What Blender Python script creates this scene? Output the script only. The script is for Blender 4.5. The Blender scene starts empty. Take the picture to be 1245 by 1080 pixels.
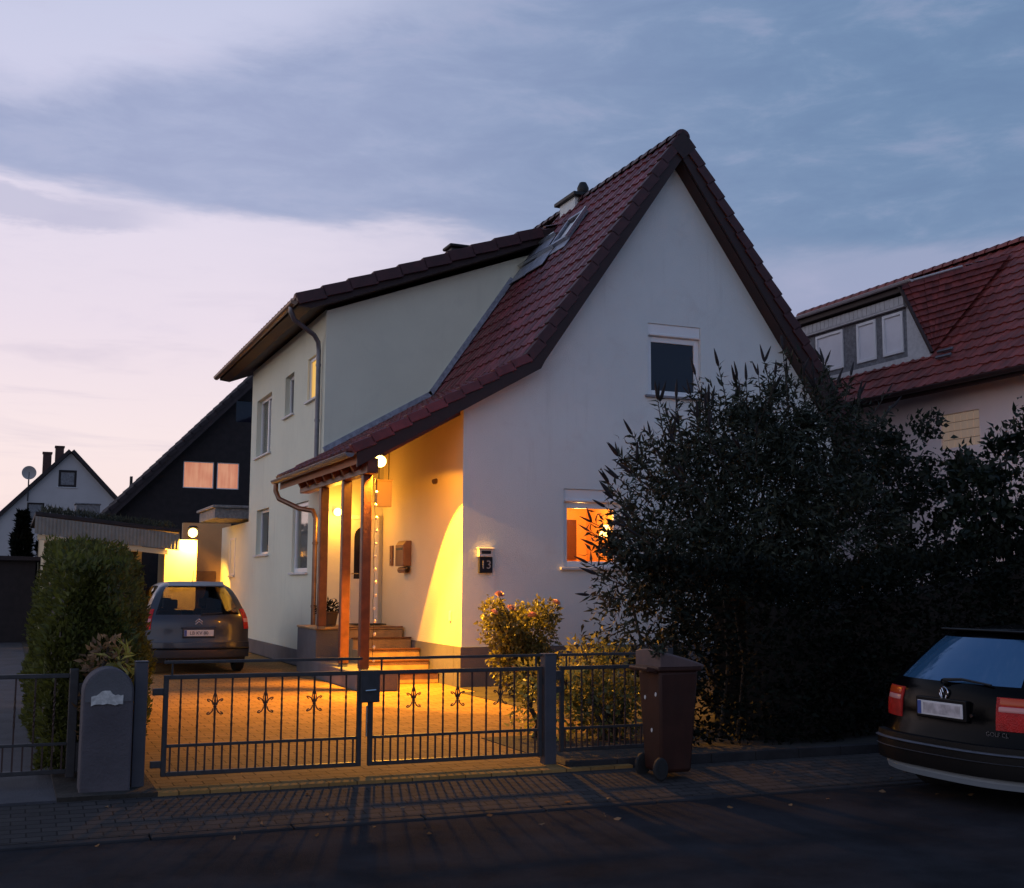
import bpy, bmesh, math, random
import numpy as np
from mathutils import Vector, Matrix
R = math.radians
sc = bpy.context.scene
col = sc.collection

# ------------------------------------------------------------------ camera
def make_camera():
    cd = bpy.data.cameras.new('camera'); cam = bpy.data.objects.new('camera', cd); col.objects.link(cam)
    f, cx, cy = 1459.0, 622.5, 540.0
    L = Vector((10-cx, -(708-cy), -f)).normalized()          # image direction of the world's +Y
    X = Vector((4150-cx, -(730-cy), -f)).normalized()
    X = (X - L*X.dot(L)).normalized(); Z = X.cross(L)
    cam.matrix_world = Matrix.Translation((0, 0, 1.65)) @ Matrix((X, L, Z)).to_4x4()
    cd.sensor_fit = 'HORIZONTAL'; cd.sensor_width = 36.0; cd.lens = f/1245*36.0
    cd.clip_start = 0.1; cd.clip_end = 3000
    sc.camera = cam
make_camera()
sc.view_settings.view_transform = 'Standard'
sc.view_settings.look = 'None'
sc.view_settings.exposure = 0.0
sc.view_settings.gamma = 1.0
sc.cycles.max_bounces = 6
sc.cycles.diffuse_bounces = 3
sc.cycles.transparent_max_bounces = 12
sc.cycles.use_denoising = True
sc.cycles.sample_clamp_indirect = 4.0

# ------------------------------------------------------------------ world: dusk sky with cloud banks
class NT:
    """small wrapper for node trees"""
    def __init__(s, tree): s.t = tree; s.n = tree.nodes; s.l = tree.links
    def new(s, typ, **kw):
        n = s.n.new(typ)
        for k, v in kw.items(): setattr(n, k, v)
        return n
    def link(s, a, b): s.l.new(a, b)
    def _in(s, sock, v):
        if hasattr(v, 'is_linked') or hasattr(v, 'links'): s.l.new(v, sock)
        else: sock.default_value = v
    def m(s, op, a, b=0.0, c=0.0, clamp=False):
        n = s.n.new('ShaderNodeMath'); n.operation = op; n.use_clamp = clamp
        for i, v in enumerate((a, b, c)): s._in(n.inputs[i], v)
        return n.outputs[0]
    def ss(s, x, lo, hi):
        n = s.n.new('ShaderNodeMapRange'); n.interpolation_type = 'SMOOTHSTEP'
        s._in(n.inputs[0], x); s._in(n.inputs[1], lo); s._in(n.inputs[2], hi)
        n.inputs[3].default_value = 0; n.inputs[4].default_value = 1
        return n.outputs[0]
    def mix(s, f, a, b, blend='MIX'):
        n = s.n.new('ShaderNodeMix'); n.data_type = 'RGBA'; n.blend_type = blend
        s._in(n.inputs[0], f)
        for i, v in ((6, a), (7, b)):
            if isinstance(v, tuple): n.inputs[i].default_value = v if len(v) == 4 else (*v, 1)
            else: s.l.new(v, n.inputs[i])
        return n.outputs[2]
    def ramp(s, x, stops):
        n = s.n.new('ShaderNodeValToRGB'); e = n.color_ramp.elements
        while len(e) < len(stops): e.new(0.5)
        for i, (p, c) in enumerate(stops): e[i].position = p; e[i].color = (*c, 1)
        s._in(n.inputs[0], x); return n.outputs[0]
    def noise(s, vec, scale, detail=3, rough=0.5, dist=0.0):
        n = s.n.new('ShaderNodeTexNoise'); n.inputs['Scale'].default_value = scale
        n.inputs['Detail'].default_value = detail; n.inputs['Roughness'].default_value = rough
        n.inputs['Distortion'].default_value = dist
        if vec is not None: s.l.new(vec, n.inputs['Vector'])
        return n.outputs['Fac']

BACK = .95
def make_world():
    w = bpy.data.worlds.new('World'); sc.world = w; w.use_nodes = True
    N = NT(w.node_tree); N.n.clear()
    out = N.new('ShaderNodeOutputWorld'); bg = N.new('ShaderNodeBackground')
    tc = N.new('ShaderNodeTexCoord'); sp = N.new('ShaderNodeSeparateXYZ')
    N.link(tc.outputs['Generated'], sp.inputs[0])
    x, y, z = sp.outputs
    az = N.m('ARCTAN2', x, y); el = N.m('ARCSINE', z)
    cv = N.new('ShaderNodeCombineXYZ')
    N.link(N.m('MULTIPLY', az, 2.2), cv.inputs[0]); N.link(N.m('MULTIPLY', el, 7.0), cv.inputs[1])
    n1 = N.noise(cv.outputs[0], 1.3, 6, 0.6, 0.4)
    n2 = N.noise(cv.outputs[0], 4.0, 6, 0.62, 0.3)
    cv2 = N.new('ShaderNodeCombineXYZ')
    N.link(N.m('MULTIPLY', az, 3.0), cv2.inputs[0]); N.link(N.m('MULTIPLY', el, 26.0), cv2.inputs[1])
    n3 = N.noise(cv2.outputs[0], 1.0, 5, 0.6, 0.5)
    e2 = N.m('DIVIDE', el, 1.5708)
    left = N.ramp(e2, [(0.0, (.72, .55, .56)), (.04, (.93, .77, .76)), (.075, (.92, .78, .80)), (.13, (.82, .72, .82)),
                       (.20, (.74, .69, .83)), (.24, (.62, .62, .80)), (.30, (.55, .58, .77)), (.36, (.28, .36, .58)), (.50, (.12, .19, .37)), (1.0, (.13, .175, .28))])
    right = N.ramp(e2, [(0.0, (.42, .38, .50)), (.10, (.37, .38, .56)), (.17, (.31, .36, .53)), (.24, (.16, .25, .42)),
                        (.30, (.145, .235, .41)), (.45, (.12, .19, .36)), (1.0, (.13, .175, .28))])
    azd = N.m('ADD', az, N.m('MULTIPLY', N.m('SUBTRACT', n1, .5), .35))
    base = N.mix(N.ss(azd, 0.12, 0.66), left, right)
    # the big blue-grey bank that comes in from the right and thins into a tongue on the left
    eld = N.m('ADD', el, N.m('ADD', N.m('MULTIPLY', N.m('SUBTRACT', n1, .5), .085), N.m('MULTIPLY', N.m('SUBTRACT', n2, .5), .035)))
    bot = N.m('SUBTRACT', .300, N.m('MULTIPLY', az, .07))
    top = N.m('ADD', .350, N.m('MULTIPLY', N.m('MAXIMUM', az, 0), .27))
    bank = N.m('MULTIPLY', N.ss(eld, bot, N.m('ADD', bot, .026)), N.m('SUBTRACT', 1.0, N.ss(eld, top, N.m('ADD', top, .050))))
    fade = N.m('SUBTRACT', 1.0, N.ss(el, .55, .9))
    bank = N.m('MULTIPLY', bank, fade)
    bankcol = N.mix(N.ss(az, .08, .76), (.335, .39, .59), (.165, .26, .43))
    bankcol = N.mix(1.0, bankcol, N.mix(N.ss(n2, .34, .62), (.91, .92, .95), (1.05, 1.045, 1.03)), 'MULTIPLY')
    c1 = N.mix(N.m('MULTIPLY', bank, .90), base, bankcol)
    # a thin second streak under the tongue at the left, and fine streaks near the horizon
    st = N.m('MULTIPLY', N.ss(eld, .275, .285), N.m('SUBTRACT', 1.0, N.ss(eld, .296, .306)))
    st = N.m('MULTIPLY', st, N.m('SUBTRACT', 1.0, N.ss(az, .05, .14)))
    c2 = N.mix(N.m('MULTIPLY', st, .55), c1, (.42, .44, .62))
    fs = N.m('MULTIPLY', N.ss(n3, .50, .66), N.m('SUBTRACT', 1.0, N.ss(el, .18, .27)))
    c3 = N.mix(N.m('MULTIPLY', fs, .30), c2, (.46, .42, .58))
    # wisps of lighter lavender inside the grey
    ws = N.m('MULTIPLY', N.ss(n2, .50, .78), N.ss(el, .10, .30))
    c4 = N.mix(N.m('MULTIPLY', ws, .28), c3, (.50, .48, .66))
    # a Nishita sky with the sun just down supplies the faint glow around the sunset
    ns = N.new('ShaderNodeTexSky'); ns.sky_type = 'NISHITA'; ns.sun_disc = False
    ns.sun_elevation = R(0.5); ns.sun_rotation = R(-25)
    c5 = N.mix(1.0, c4, N.mix(1.0, ns.outputs[0], (.012, .012, .012), 'MULTIPLY'), 'ADD')
    # ground side of the world dome
    # away from the sunset the sky is already much darker
    away = N.ss(N.m('COSINE', N.m('SUBTRACT', az, .12)), -.15, .80)
    c5 = N.mix(1.0, c5, N.mix(away, (BACK*.88, BACK*1.0, BACK*1.10), (1, 1, 1)), 'MULTIPLY')
    glow = N.m('MULTIPLY', N.ss(N.m('MULTIPLY', az, -1.0), .12, .55), N.m('SUBTRACT', 1.0, N.ss(N.m('MULTIPLY', az, -1.0), 1.5, 2.2)))  # extra brightness added to the unseen left sky, lifts left-facing walls
    c5 = N.mix(1.0, c5, N.mix(glow, (1, 1, 1), (1.32, 1.26, 1.15)), 'MULTIPLY')
    c6 = N.mix(N.ss(el, -.06, 0.0), (.02, .02, .022), c5)
    N.link(c6, bg.inputs[0]); bg.inputs[1].default_value = 1.0
    N.link(bg.outputs[0], out.inputs[0])
make_world()
def afterglow():
    d = bpy.data.lights.new('sun', 'SUN'); d.energy = 0.06; d.angle = R(30); d.color = (1, .72, .68)
    o = bpy.data.objects.new('sun', d); col.objects.link(o)
    v = Vector((math.sin(R(-25))*math.cos(R(4)), math.cos(R(-25))*math.cos(R(4)), math.sin(R(4))))
    o.rotation_euler = (-v).to_track_quat('-Z', 'Y').to_euler()
afterglow()

# ------------------------------------------------------------------ materials
def mat(name, color, rough=0.7, metal=0.0, var=0.0, vscale=4.0, bump=0.0, bscale=40.0, island=0.0, spec=0.5, emit=None, es=0.0, coat=0.0, dirt=None, trans=0.0, streak=0.0):
    m = bpy.data.materials.new(name); m.use_nodes = True; N = NT(m.node_tree)
    p = N.n['Principled BSDF']
    p.inputs['Roughness'].default_value = rough; p.inputs['Metallic'].default_value = metal
    p.inputs['Specular IOR Level'].default_value = spec
    if coat: p.inputs['Coat Weight'].default_value = coat; p.inputs['Coat Roughness'].default_value = .04
    c = None
    tc = N.new('ShaderNodeTexCoord')
    if var:
        n = N.noise(tc.outputs['Object'], vscale, 5, .6)
        lo = tuple(max(0, k*(1-var)) for k in color); hi = tuple(min(1, k*(1+var)) for k in color)
        c = N.mix(N.ss(n, .3, .7), lo, hi)
    if dirt:
        n = N.noise(tc.outputs['Object'], dirt[1], 6, .7, .6)
        c = N.mix(N.m('MULTIPLY', N.ss(n, .5, .78), dirt[2]), c if c is not None else tuple(color), tuple(dirt[0]))
    if streak:
        mp = N.new('ShaderNodeMapping'); mp.inputs['Scale'].default_value = (5.5, 5.5, .35); N.link(tc.outputs['Object'], mp.inputs[0])
        st = N.m('MULTIPLY', N.ss(N.noise(mp.outputs[0], 1.0, 5, .65), .52, .75), N.ss(N.noise(tc.outputs['Object'], .55, 3, .6), .42, .62))
        c = N.mix(N.m('MULTIPLY', st, streak), c if c is not None else tuple(color), tuple(k*.62 for k in color))
    if island:
        g = N.new('ShaderNodeNewGeometry')
        k = N.m('ADD', 1-island, N.m('MULTIPLY', g.outputs['Random Per Island'], 2*island))
        cc = N.new('ShaderNodeCombineColor')
        for i in range(3): N.link(k, cc.inputs[i])
        c = N.mix(1.0, c if c is not None else tuple(color), cc.outputs[0], 'MULTIPLY')
    if c is not None: N.link(c, p.inputs['Base Color'])
    else: p.inputs['Base Color'].default_value = (*color, 1)
    if bump:
        n = N.noise(tc.outputs['Object'], bscale, 4, .6)
        b = N.new('ShaderNodeBump'); b.inputs['Strength'].default_value = bump; b.inputs['Distance'].default_value = .02
        N.link(n, b.inputs['Height']); N.link(b.outputs[0], p.inputs['Normal'])
    if trans:
        tl = N.new('ShaderNodeBsdfTranslucent'); mx = N.new('ShaderNodeMixShader'); mx.inputs[0].default_value = trans
        if c is not None: N.link(c, tl.inputs[0])
        else: tl.inputs[0].default_value = (*color, 1)
        out = [n for n in N.n if n.type == 'OUTPUT_MATERIAL'][0]
        N.link(p.outputs[0], mx.inputs[1]); N.link(tl.outputs[0], mx.inputs[2]); N.link(mx.outputs[0], out.inputs[0])
    if emit:
        p.inputs['Emission Color'].default_value = (*emit, 1); p.inputs['Emission Strength'].default_value = es
    return m

def glass_mat(name, tint=(.8, .85, .9), dark=0.0, refl=1.0):
    """window pane that can be looked through: transparent with a fresnel reflection"""
    m = bpy.data.materials.new(name); m.use_nodes = True; N = NT(m.node_tree); N.n.clear()
    out = N.new('ShaderNodeOutputMaterial'); tr = N.new('ShaderNodeBsdfTransparent'); gl = N.new('ShaderNodeBsdfGlossy')
    tr.inputs[0].default_value = (*tint, 1); gl.inputs['Roughness'].default_value = .03
    fr = N.new('ShaderNodeFresnel'); fr.inputs[0].default_value = 1.5
    mx = N.new('ShaderNodeMixShader')
    N.link(N.m('MULTIPLY', fr.outputs[0], refl, clamp=True), mx.inputs[0]); N.link(tr.outputs[0], mx.inputs[1]); N.link(gl.outputs[0], mx.inputs[2])
    N.link(mx.outputs[0], out.inputs[0]); return m

def paver_mat(name, c1, c2, mortar, sx, sy, bump=.5, rot=0.0, offset=.5, dirt=(.04, .035, .03)):
    m = bpy.data.materials.new(name); m.use_nodes = True; N = NT(m.node_tree); p = N.n['Principled BSDF']
    tc = N.new('ShaderNodeTexCoord'); mp = N.new('ShaderNodeMapping'); mp.inputs['Rotation'].default_value = (0, 0, rot)
    N.link(tc.outputs['Object'], mp.inputs[0])
    br = N.new('ShaderNodeTexBrick'); br.offset = offset
    br.inputs['Scale'].default_value = 1; br.inputs['Brick Width'].default_value = sx; br.inputs['Row Height'].default_value = sy
    br.inputs['Mortar Size'].default_value = .006; br.inputs['Mortar Smooth'].default_value = .3
    br.inputs['Color1'].default_value = (*c1, 1); br.inputs['Color2'].default_value = (*c2, 1); br.inputs['Mortar'].default_value = (*mortar, 1)
    N.link(mp.outputs[0], br.inputs[0])
    n = N.noise(tc.outputs['Object'], 1.3, 6, .7, .5); n2 = N.noise(tc.outputs['Object'], 30, 4, .6)
    c = N.mix(N.m('MULTIPLY', N.ss(n, .45, .75), .55), br.outputs[0], dirt)
    c = N.mix(.25, c, N.mix(n2, (.5, .5, .5), (1, 1, 1)), 'MULTIPLY')
    N.link(c, p.inputs['Base Color']); p.inputs['Roughness'].default_value = .9; p.inputs['Specular IOR Level'].default_value = .12
    b = N.new('ShaderNodeBump'); b.inputs['Strength'].default_value = bump; b.inputs['Distance'].default_value = .012
    h = N.m('ADD', N.m('MULTIPLY', br.outputs[1], -1.0), N.m('ADD', N.m('MULTIPLY', n2, .5), N.m('MULTIPLY', N.noise(tc.outputs['Object'], 6, 4, .6), 1.2)))
    N.link(h, b.inputs['Height']); N.link(b.outputs[0], p.inputs['Normal'])
    return m

def lit_curtain(name, ca, cb, es):
    """curtain glowing from the room behind it: soft folds, uneven light"""
    m = bpy.data.materials.new(name); m.use_nodes = True; N = NT(m.node_tree); p = N.n['Principled BSDF']
    tc = N.new('ShaderNodeTexCoord'); mp = N.new('ShaderNodeMapping'); mp.inputs['Scale'].default_value = (9, 9, .5)
    N.link(tc.outputs['Object'], mp.inputs[0])
    f = N.m('ADD', N.m('MULTIPLY', N.noise(mp.outputs[0], 1.6, 3, .6), .6), N.m('MULTIPLY', N.noise(tc.outputs['Object'], 1.3, 3, .5), .5))
    c = N.mix(N.ss(f, .40, .70), cb, ca)
    N.link(c, p.inputs['Emission Color']); p.inputs['Emission Strength'].default_value = es
    p.inputs['Base Color'].default_value = (.3, .2, .12, 1); p.inputs['Roughness'].default_value = .6; p.inputs['Specular IOR Level'].default_value = .2
    return m

def plank_mat(name, color, width, axis=0, rough=.7):
    m = bpy.data.materials.new(name); m.use_nodes = True; N = NT(m.node_tree); p = N.n['Principled BSDF']
    tc = N.new('ShaderNodeTexCoord'); sp = N.new('ShaderNodeSeparateXYZ'); N.link(tc.outputs['Object'], sp.inputs[0])
    v = N.m('DIVIDE', sp.outputs[axis], width); fr = N.m('FRACT', v); fl = N.m('FLOOR', v)
    wn = N.new('ShaderNodeTexWhiteNoise'); wn.noise_dimensions = '1D'; N.link(fl, wn.inputs['W'])
    c = N.mix(wn.outputs[0], tuple(k*.7 for k in color), tuple(min(1, k*1.25) for k in color))
    g = N.m('MULTIPLY', N.ss(fr, 0, .06), N.m('SUBTRACT', 1.0, N.ss(fr, .94, 1)))
    mp = N.new('ShaderNodeMapping'); s = [3, 3, 3]; s[axis] = 40; mp.inputs['Scale'].default_value = s
    N.link(tc.outputs['Object'], mp.inputs[0]); gn = N.noise(mp.outputs[0], 1.0, 4, .6)
    c = N.mix(.4, c, N.mix(gn, (.4, .4, .4), (1, 1, 1)), 'MULTIPLY')
    N.link(c, p.inputs['Base Color']); p.inputs['Roughness'].default_value = rough
    b = N.new('ShaderNodeBump'); b.inputs['Strength'].default_value = .8; b.inputs['Distance'].default_value = .01
    N.link(g, b.inputs['Height']); N.link(b.outputs[0], p.inputs['Normal'])
    return m

MT = dict(
    plaster=mat('white_plaster', (.69, .735, .725), .9, var=.035, vscale=.6, bump=.5, bscale=55, dirt=((.50, .50, .49), 1.3, .32), streak=.28),
    plaster_green=mat('pale_green_plaster', (.73, .73, .58), .9, var=.04, vscale=.6, bump=.28, bscale=70, dirt=((.50, .51, .43), .9, .22), streak=.28),
    plinth=mat('grey_plinth_render', (.12, .115, .12), .9, var=.15, vscale=1.5, bump=.4, bscale=50),
    tile=mat('dark_red_clay_tile', (.135, .024, .028), .42, var=.35, vscale=3, island=.28, bump=.15, bscale=60, dirt=((.05, .018, .02), 1.6, .55)),
    tile_old=mat('brown_red_clay_tile', (.19, .034, .026), .6, var=.3, vscale=3, island=.25, bump=.15, bscale=60, dirt=((.05, .03, .025), 1.6, .6)),
    verge=mat('dark_verge_tile', (.050, .012, .014), .55, var=.25, vscale=6),
    soffit=mat('dark_brown_stained_board', (.024, .0075, .007), .6, var=.2, vscale=8),
    porch_wood=mat('brown_stained_timber', (.095, .030, .014), .45, var=.25, vscale=7, bump=.15, bscale=25),
    porch_soffit=plank_mat('orange_brown_soffit_planks', (.30, .12, .05), .12, 0),
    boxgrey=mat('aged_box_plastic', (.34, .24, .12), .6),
    lamp_tinted=mat('lamp_tinted_plaster', (.70, .60, .40), .9, var=.035, vscale=.6, bump=.5, bscale=55),  # house plaster tinted yellow: the lamp's warmth is put into the colour
    cladding=plank_mat('honey_wood_cladding', (.22, .085, .035), .14, 1),
    zinc=mat('dull_zinc', (.17, .17, .19), .42, .7, var=.15, vscale=6),
    copper=mat('brown_metal_gutter', (.20, .12, .08), .35, .7, var=.2, vscale=6),
    lead=mat('grey_lead_flashing', (.30, .32, .38), .45, .4, var=.25, vscale=9, bump=.3, bscale=20),
    white=mat('white_window_frame', (.78, .78, .78), .35, var=.02),
    sill=mat('pale_sill', (.62, .61, .60), .6, var=.06),
    sill_dark=mat('grey_stone_sill', (.22, .22, .24), .6, var=.1),
    dark_glass=mat('dark_window_glass', (.010, .010, .020), .04, spec=.45),
    curtain=mat('pale_curtain', (.5, .5, .5), .8, var=.1, vscale=12),
    black=mat('matt_black', (.008, .008, .008), .6),
    iron=mat('dark_grey_painted_iron', (.034, .034, .037), .5, .2, var=.2, vscale=15),
    ironred=mat('dark_brown_wrought_iron', (.045, .022, .018), .5, .2, var=.2, vscale=15),
    postgrey=mat('grey_painted_steel', (.06, .06, .072), .5, .2, var=.12, vscale=5, dirt=((.05, .045, .045), 4, .6)),
    steel=mat('bright_steel', (.6, .6, .6), .25, 1),
    concrete=mat('weathered_concrete', (.090, .078, .085), .92, var=.18, vscale=2.5, bump=.5, bscale=45, dirt=((.07, .075, .075), 2.2, .7)),
    plaque=mat('pale_chipped_plaque', (.52, .50, .46), .8, var=.25, vscale=25),
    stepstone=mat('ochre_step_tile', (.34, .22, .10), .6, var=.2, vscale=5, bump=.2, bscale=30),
    door=mat('cream_door', (.70, .66, .58), .4, var=.03),
    mailbox=mat('copper_brown_mailbox', (.20, .10, .055), .4, .3, var=.15),
    signwhite=mat('pale_sign_case', (.62, .60, .57), .5),
    signdark=mat('dark_number_plate', (.02, .02, .025), .35),
    digit=mat('grey_digit', (.35, .33, .30), .5),
    asphalt=mat('worn_asphalt', (.033, .032, .036), .95, spec=.06, var=.35, vscale=1.2, bump=.9, bscale=140, dirt=((.042, .040, .043), .5, .6)),
    kerb=mat('kerb_stone', (.035, .034, .036), .9, spec=.1, var=.2, vscale=3, bump=.4, bscale=40),
    pave=paver_mat('pavement_slabs', (.050, .044, .042), (.070, .060, .056), (.02, .017, .016), .20, .10),
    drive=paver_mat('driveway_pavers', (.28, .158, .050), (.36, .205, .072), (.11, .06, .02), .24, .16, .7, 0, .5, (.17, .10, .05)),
    yard=mat('grey_yard_paving', (.05, .05, .058), .85, var=.3, vscale=1.5, bump=.5, bscale=60),
    soil=mat('garden_soil', (.030, .024, .018), .95, var=.4, vscale=3, bump=1, bscale=20),
    lawn=mat('rough_lawn', (.022, .030, .014), .95, var=.4, vscale=2, bump=1, bscale=60),
    bin=mat('brown_bin_plastic', (.040, .014, .009), .55, spec=.25, var=.15, vscale=6, dirt=((.03, .018, .015), 4, .5)),
    binlid=mat('faded_brown_lid', (.10, .058, .052), .6, var=.15, vscale=6),
    rubber=mat('black_rubber', (.012, .012, .012), .8),
    rim=mat('grey_wheel_rim', (.25, .25, .27), .35, .7),
    carblue=mat('dark_grey_blue_car_paint', (.034, .039, .050), .32, .25, spec=.5, coat=.3, var=.06, vscale=3),
    carblack=mat('black_car_paint', (.0018, .002, .003), .16, .0, spec=.07),
    palelip2=mat('pale_gutter', (.50, .47, .47), .5),
    blind=mat('white_window_blind', (.80, .78, .80), .5, var=.04, vscale=3),
    palelip=mat('pale_grey_bumper_lip', (.20, .23, .26), .6),
    carplastic=mat('black_bumper_plastic', (.003, .003, .0035), .5, spec=.2),
    seat=mat('dark_seat_fabric', (.015, .015, .017), .9),
    lampred=mat('red_lamp_lens', (.44, .012, .010), .25, spec=.3, var=.25, vscale=9, bump=.5, bscale=90),
    lampamber=mat('amber_lamp_lens', (.50, .06, .012), .2, spec=.4),
    lampclear=mat('pinkish_clear_lens', (.58, .26, .24), .2, spec=.3),
    chrome=mat('chrome', (.75, .75, .78), .15, 1.0),
    plate=mat('white_number_plate', (.62, .60, .60), .4),
    plateblue=mat('blue_plate_band', (.05, .09, .30), .4),
    platetext=mat('grey_plate_smudge', (.46, .42, .43), .5, var=.28, vscale=14),
    platedark=mat('dark_plate_text', (.03, .03, .035), .5),
    carglass=glass_mat('tinted_car_glass', (.80, .78, .76), refl=.8),
    carmirror=mat('sky_painted_glass', (.04, .125, .25), .06, .35, spec=.7),  # blue base colour stands in for the sky reflected in the glass
    pane=glass_mat('clear_pane', (.95, .95, .93), refl=.6),
    orange_wall=mat('orange_room_paint', (.80, .42, .12), .85, var=.03),
    room_dark=mat('dark_framed_picture', (.10, .03, .02), .6),
    lit_yellow=lit_curtain('lit_curtain_yellow', (1.0, .58, .10), (1.0, .44, .05), .72),
    lit_pink=lit_curtain('lit_curtain_salmon', (1.0, .44, .26), (.80, .26, .15), .60),
    bulb=mat('glowing_warm_bulb', (1, .9, .6), .4, emit=(1.0, .66, .16), es=14.0),
    bulb3=mat('glowing_yellow_bulb', (1, .9, .6), .4, emit=(1.0, .66, .16), es=6.0),
    bulb2=mat('glowing_shade', (1, .8, .4), .4, emit=(1.0, .72, .18), es=5.0),
    fairy=mat('frosted_fairy_bulb', (.8, .7, .5), .3),
    pinkwall=mat('dusty_pink_plaster', (.84, .70, .67), .9, var=.06, vscale=.8, bump=.25, bscale=60),
    whitewood=mat('white_painted_boards', (.55, .54, .53), .6, var=.1, vscale=10),
    slate=mat('grey_slate_cladding', (.17, .17, .18), .7, var=.3, vscale=14, bump=.5, bscale=12),
    amberblock=mat('warm_glass_blocks', (.48, .36, .28), .2, emit=(1.0, .72, .52), es=.10),
    farwall=mat('blue_white_plaster', (.46, .43, .42), .9, var=.06, vscale=.5),
    darkwood=mat('very_dark_timber_cladding', (.016, .011, .012), .8, var=.3, vscale=5),
    darktile=mat('black_brown_roof_tile', (.022, .014, .016), .75, var=.3, vscale=4),
    brick=mat('dark_chimney_brick', (.07, .035, .03), .85, var=.3, vscale=9),
    corrugated=mat('corrugated_fascia', (.22, .20, .175), .6, var=.12, vscale=3, dirt=((.12, .10, .08), 2, .6)),
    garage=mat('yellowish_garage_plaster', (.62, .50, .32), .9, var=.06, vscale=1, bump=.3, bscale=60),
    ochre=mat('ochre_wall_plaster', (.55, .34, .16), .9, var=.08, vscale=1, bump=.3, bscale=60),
    bark=mat('bark', (.035, .025, .018), .9, var=.3, vscale=10, bump=.6, bscale=30),
    leaf=mat('dark_lance_leaf', (.031, .037, .024), .5, spec=.22, island=.55, trans=.16),
    leaf2=mat('mid_green_leaf', (.014, .021, .011), .5, spec=.3, island=.5, trans=0.3),
    thuja=mat('thuja_spray', (.085, .092, .014), .7, island=.5, trans=0.4),
    darkleaf=mat('deep_green_hedge_leaf', (.005, .007, .004), .7, spec=.12, island=.5),
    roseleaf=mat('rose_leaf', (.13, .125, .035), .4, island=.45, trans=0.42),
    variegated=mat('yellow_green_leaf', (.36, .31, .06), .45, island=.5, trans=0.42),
    orangeleaf=mat('pale_rusty_leaf', (.26, .15, .07), .6, island=.5, trans=0.4),
    petal=mat('pale_pink_petal', (.62, .36, .30), .6, island=.15),
    spike=mat('dark_flower_spike', (.022, .018, .020), .9, var=.4, vscale=40),
    terracotta=mat('dark_planter', (.06, .04, .03), .7),
    room_floor=mat('room_floor', (.30, .18, .10), .6),
    roofgreen=mat('sedum', (.05, .05, .03), .9, island=.5),
)

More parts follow.
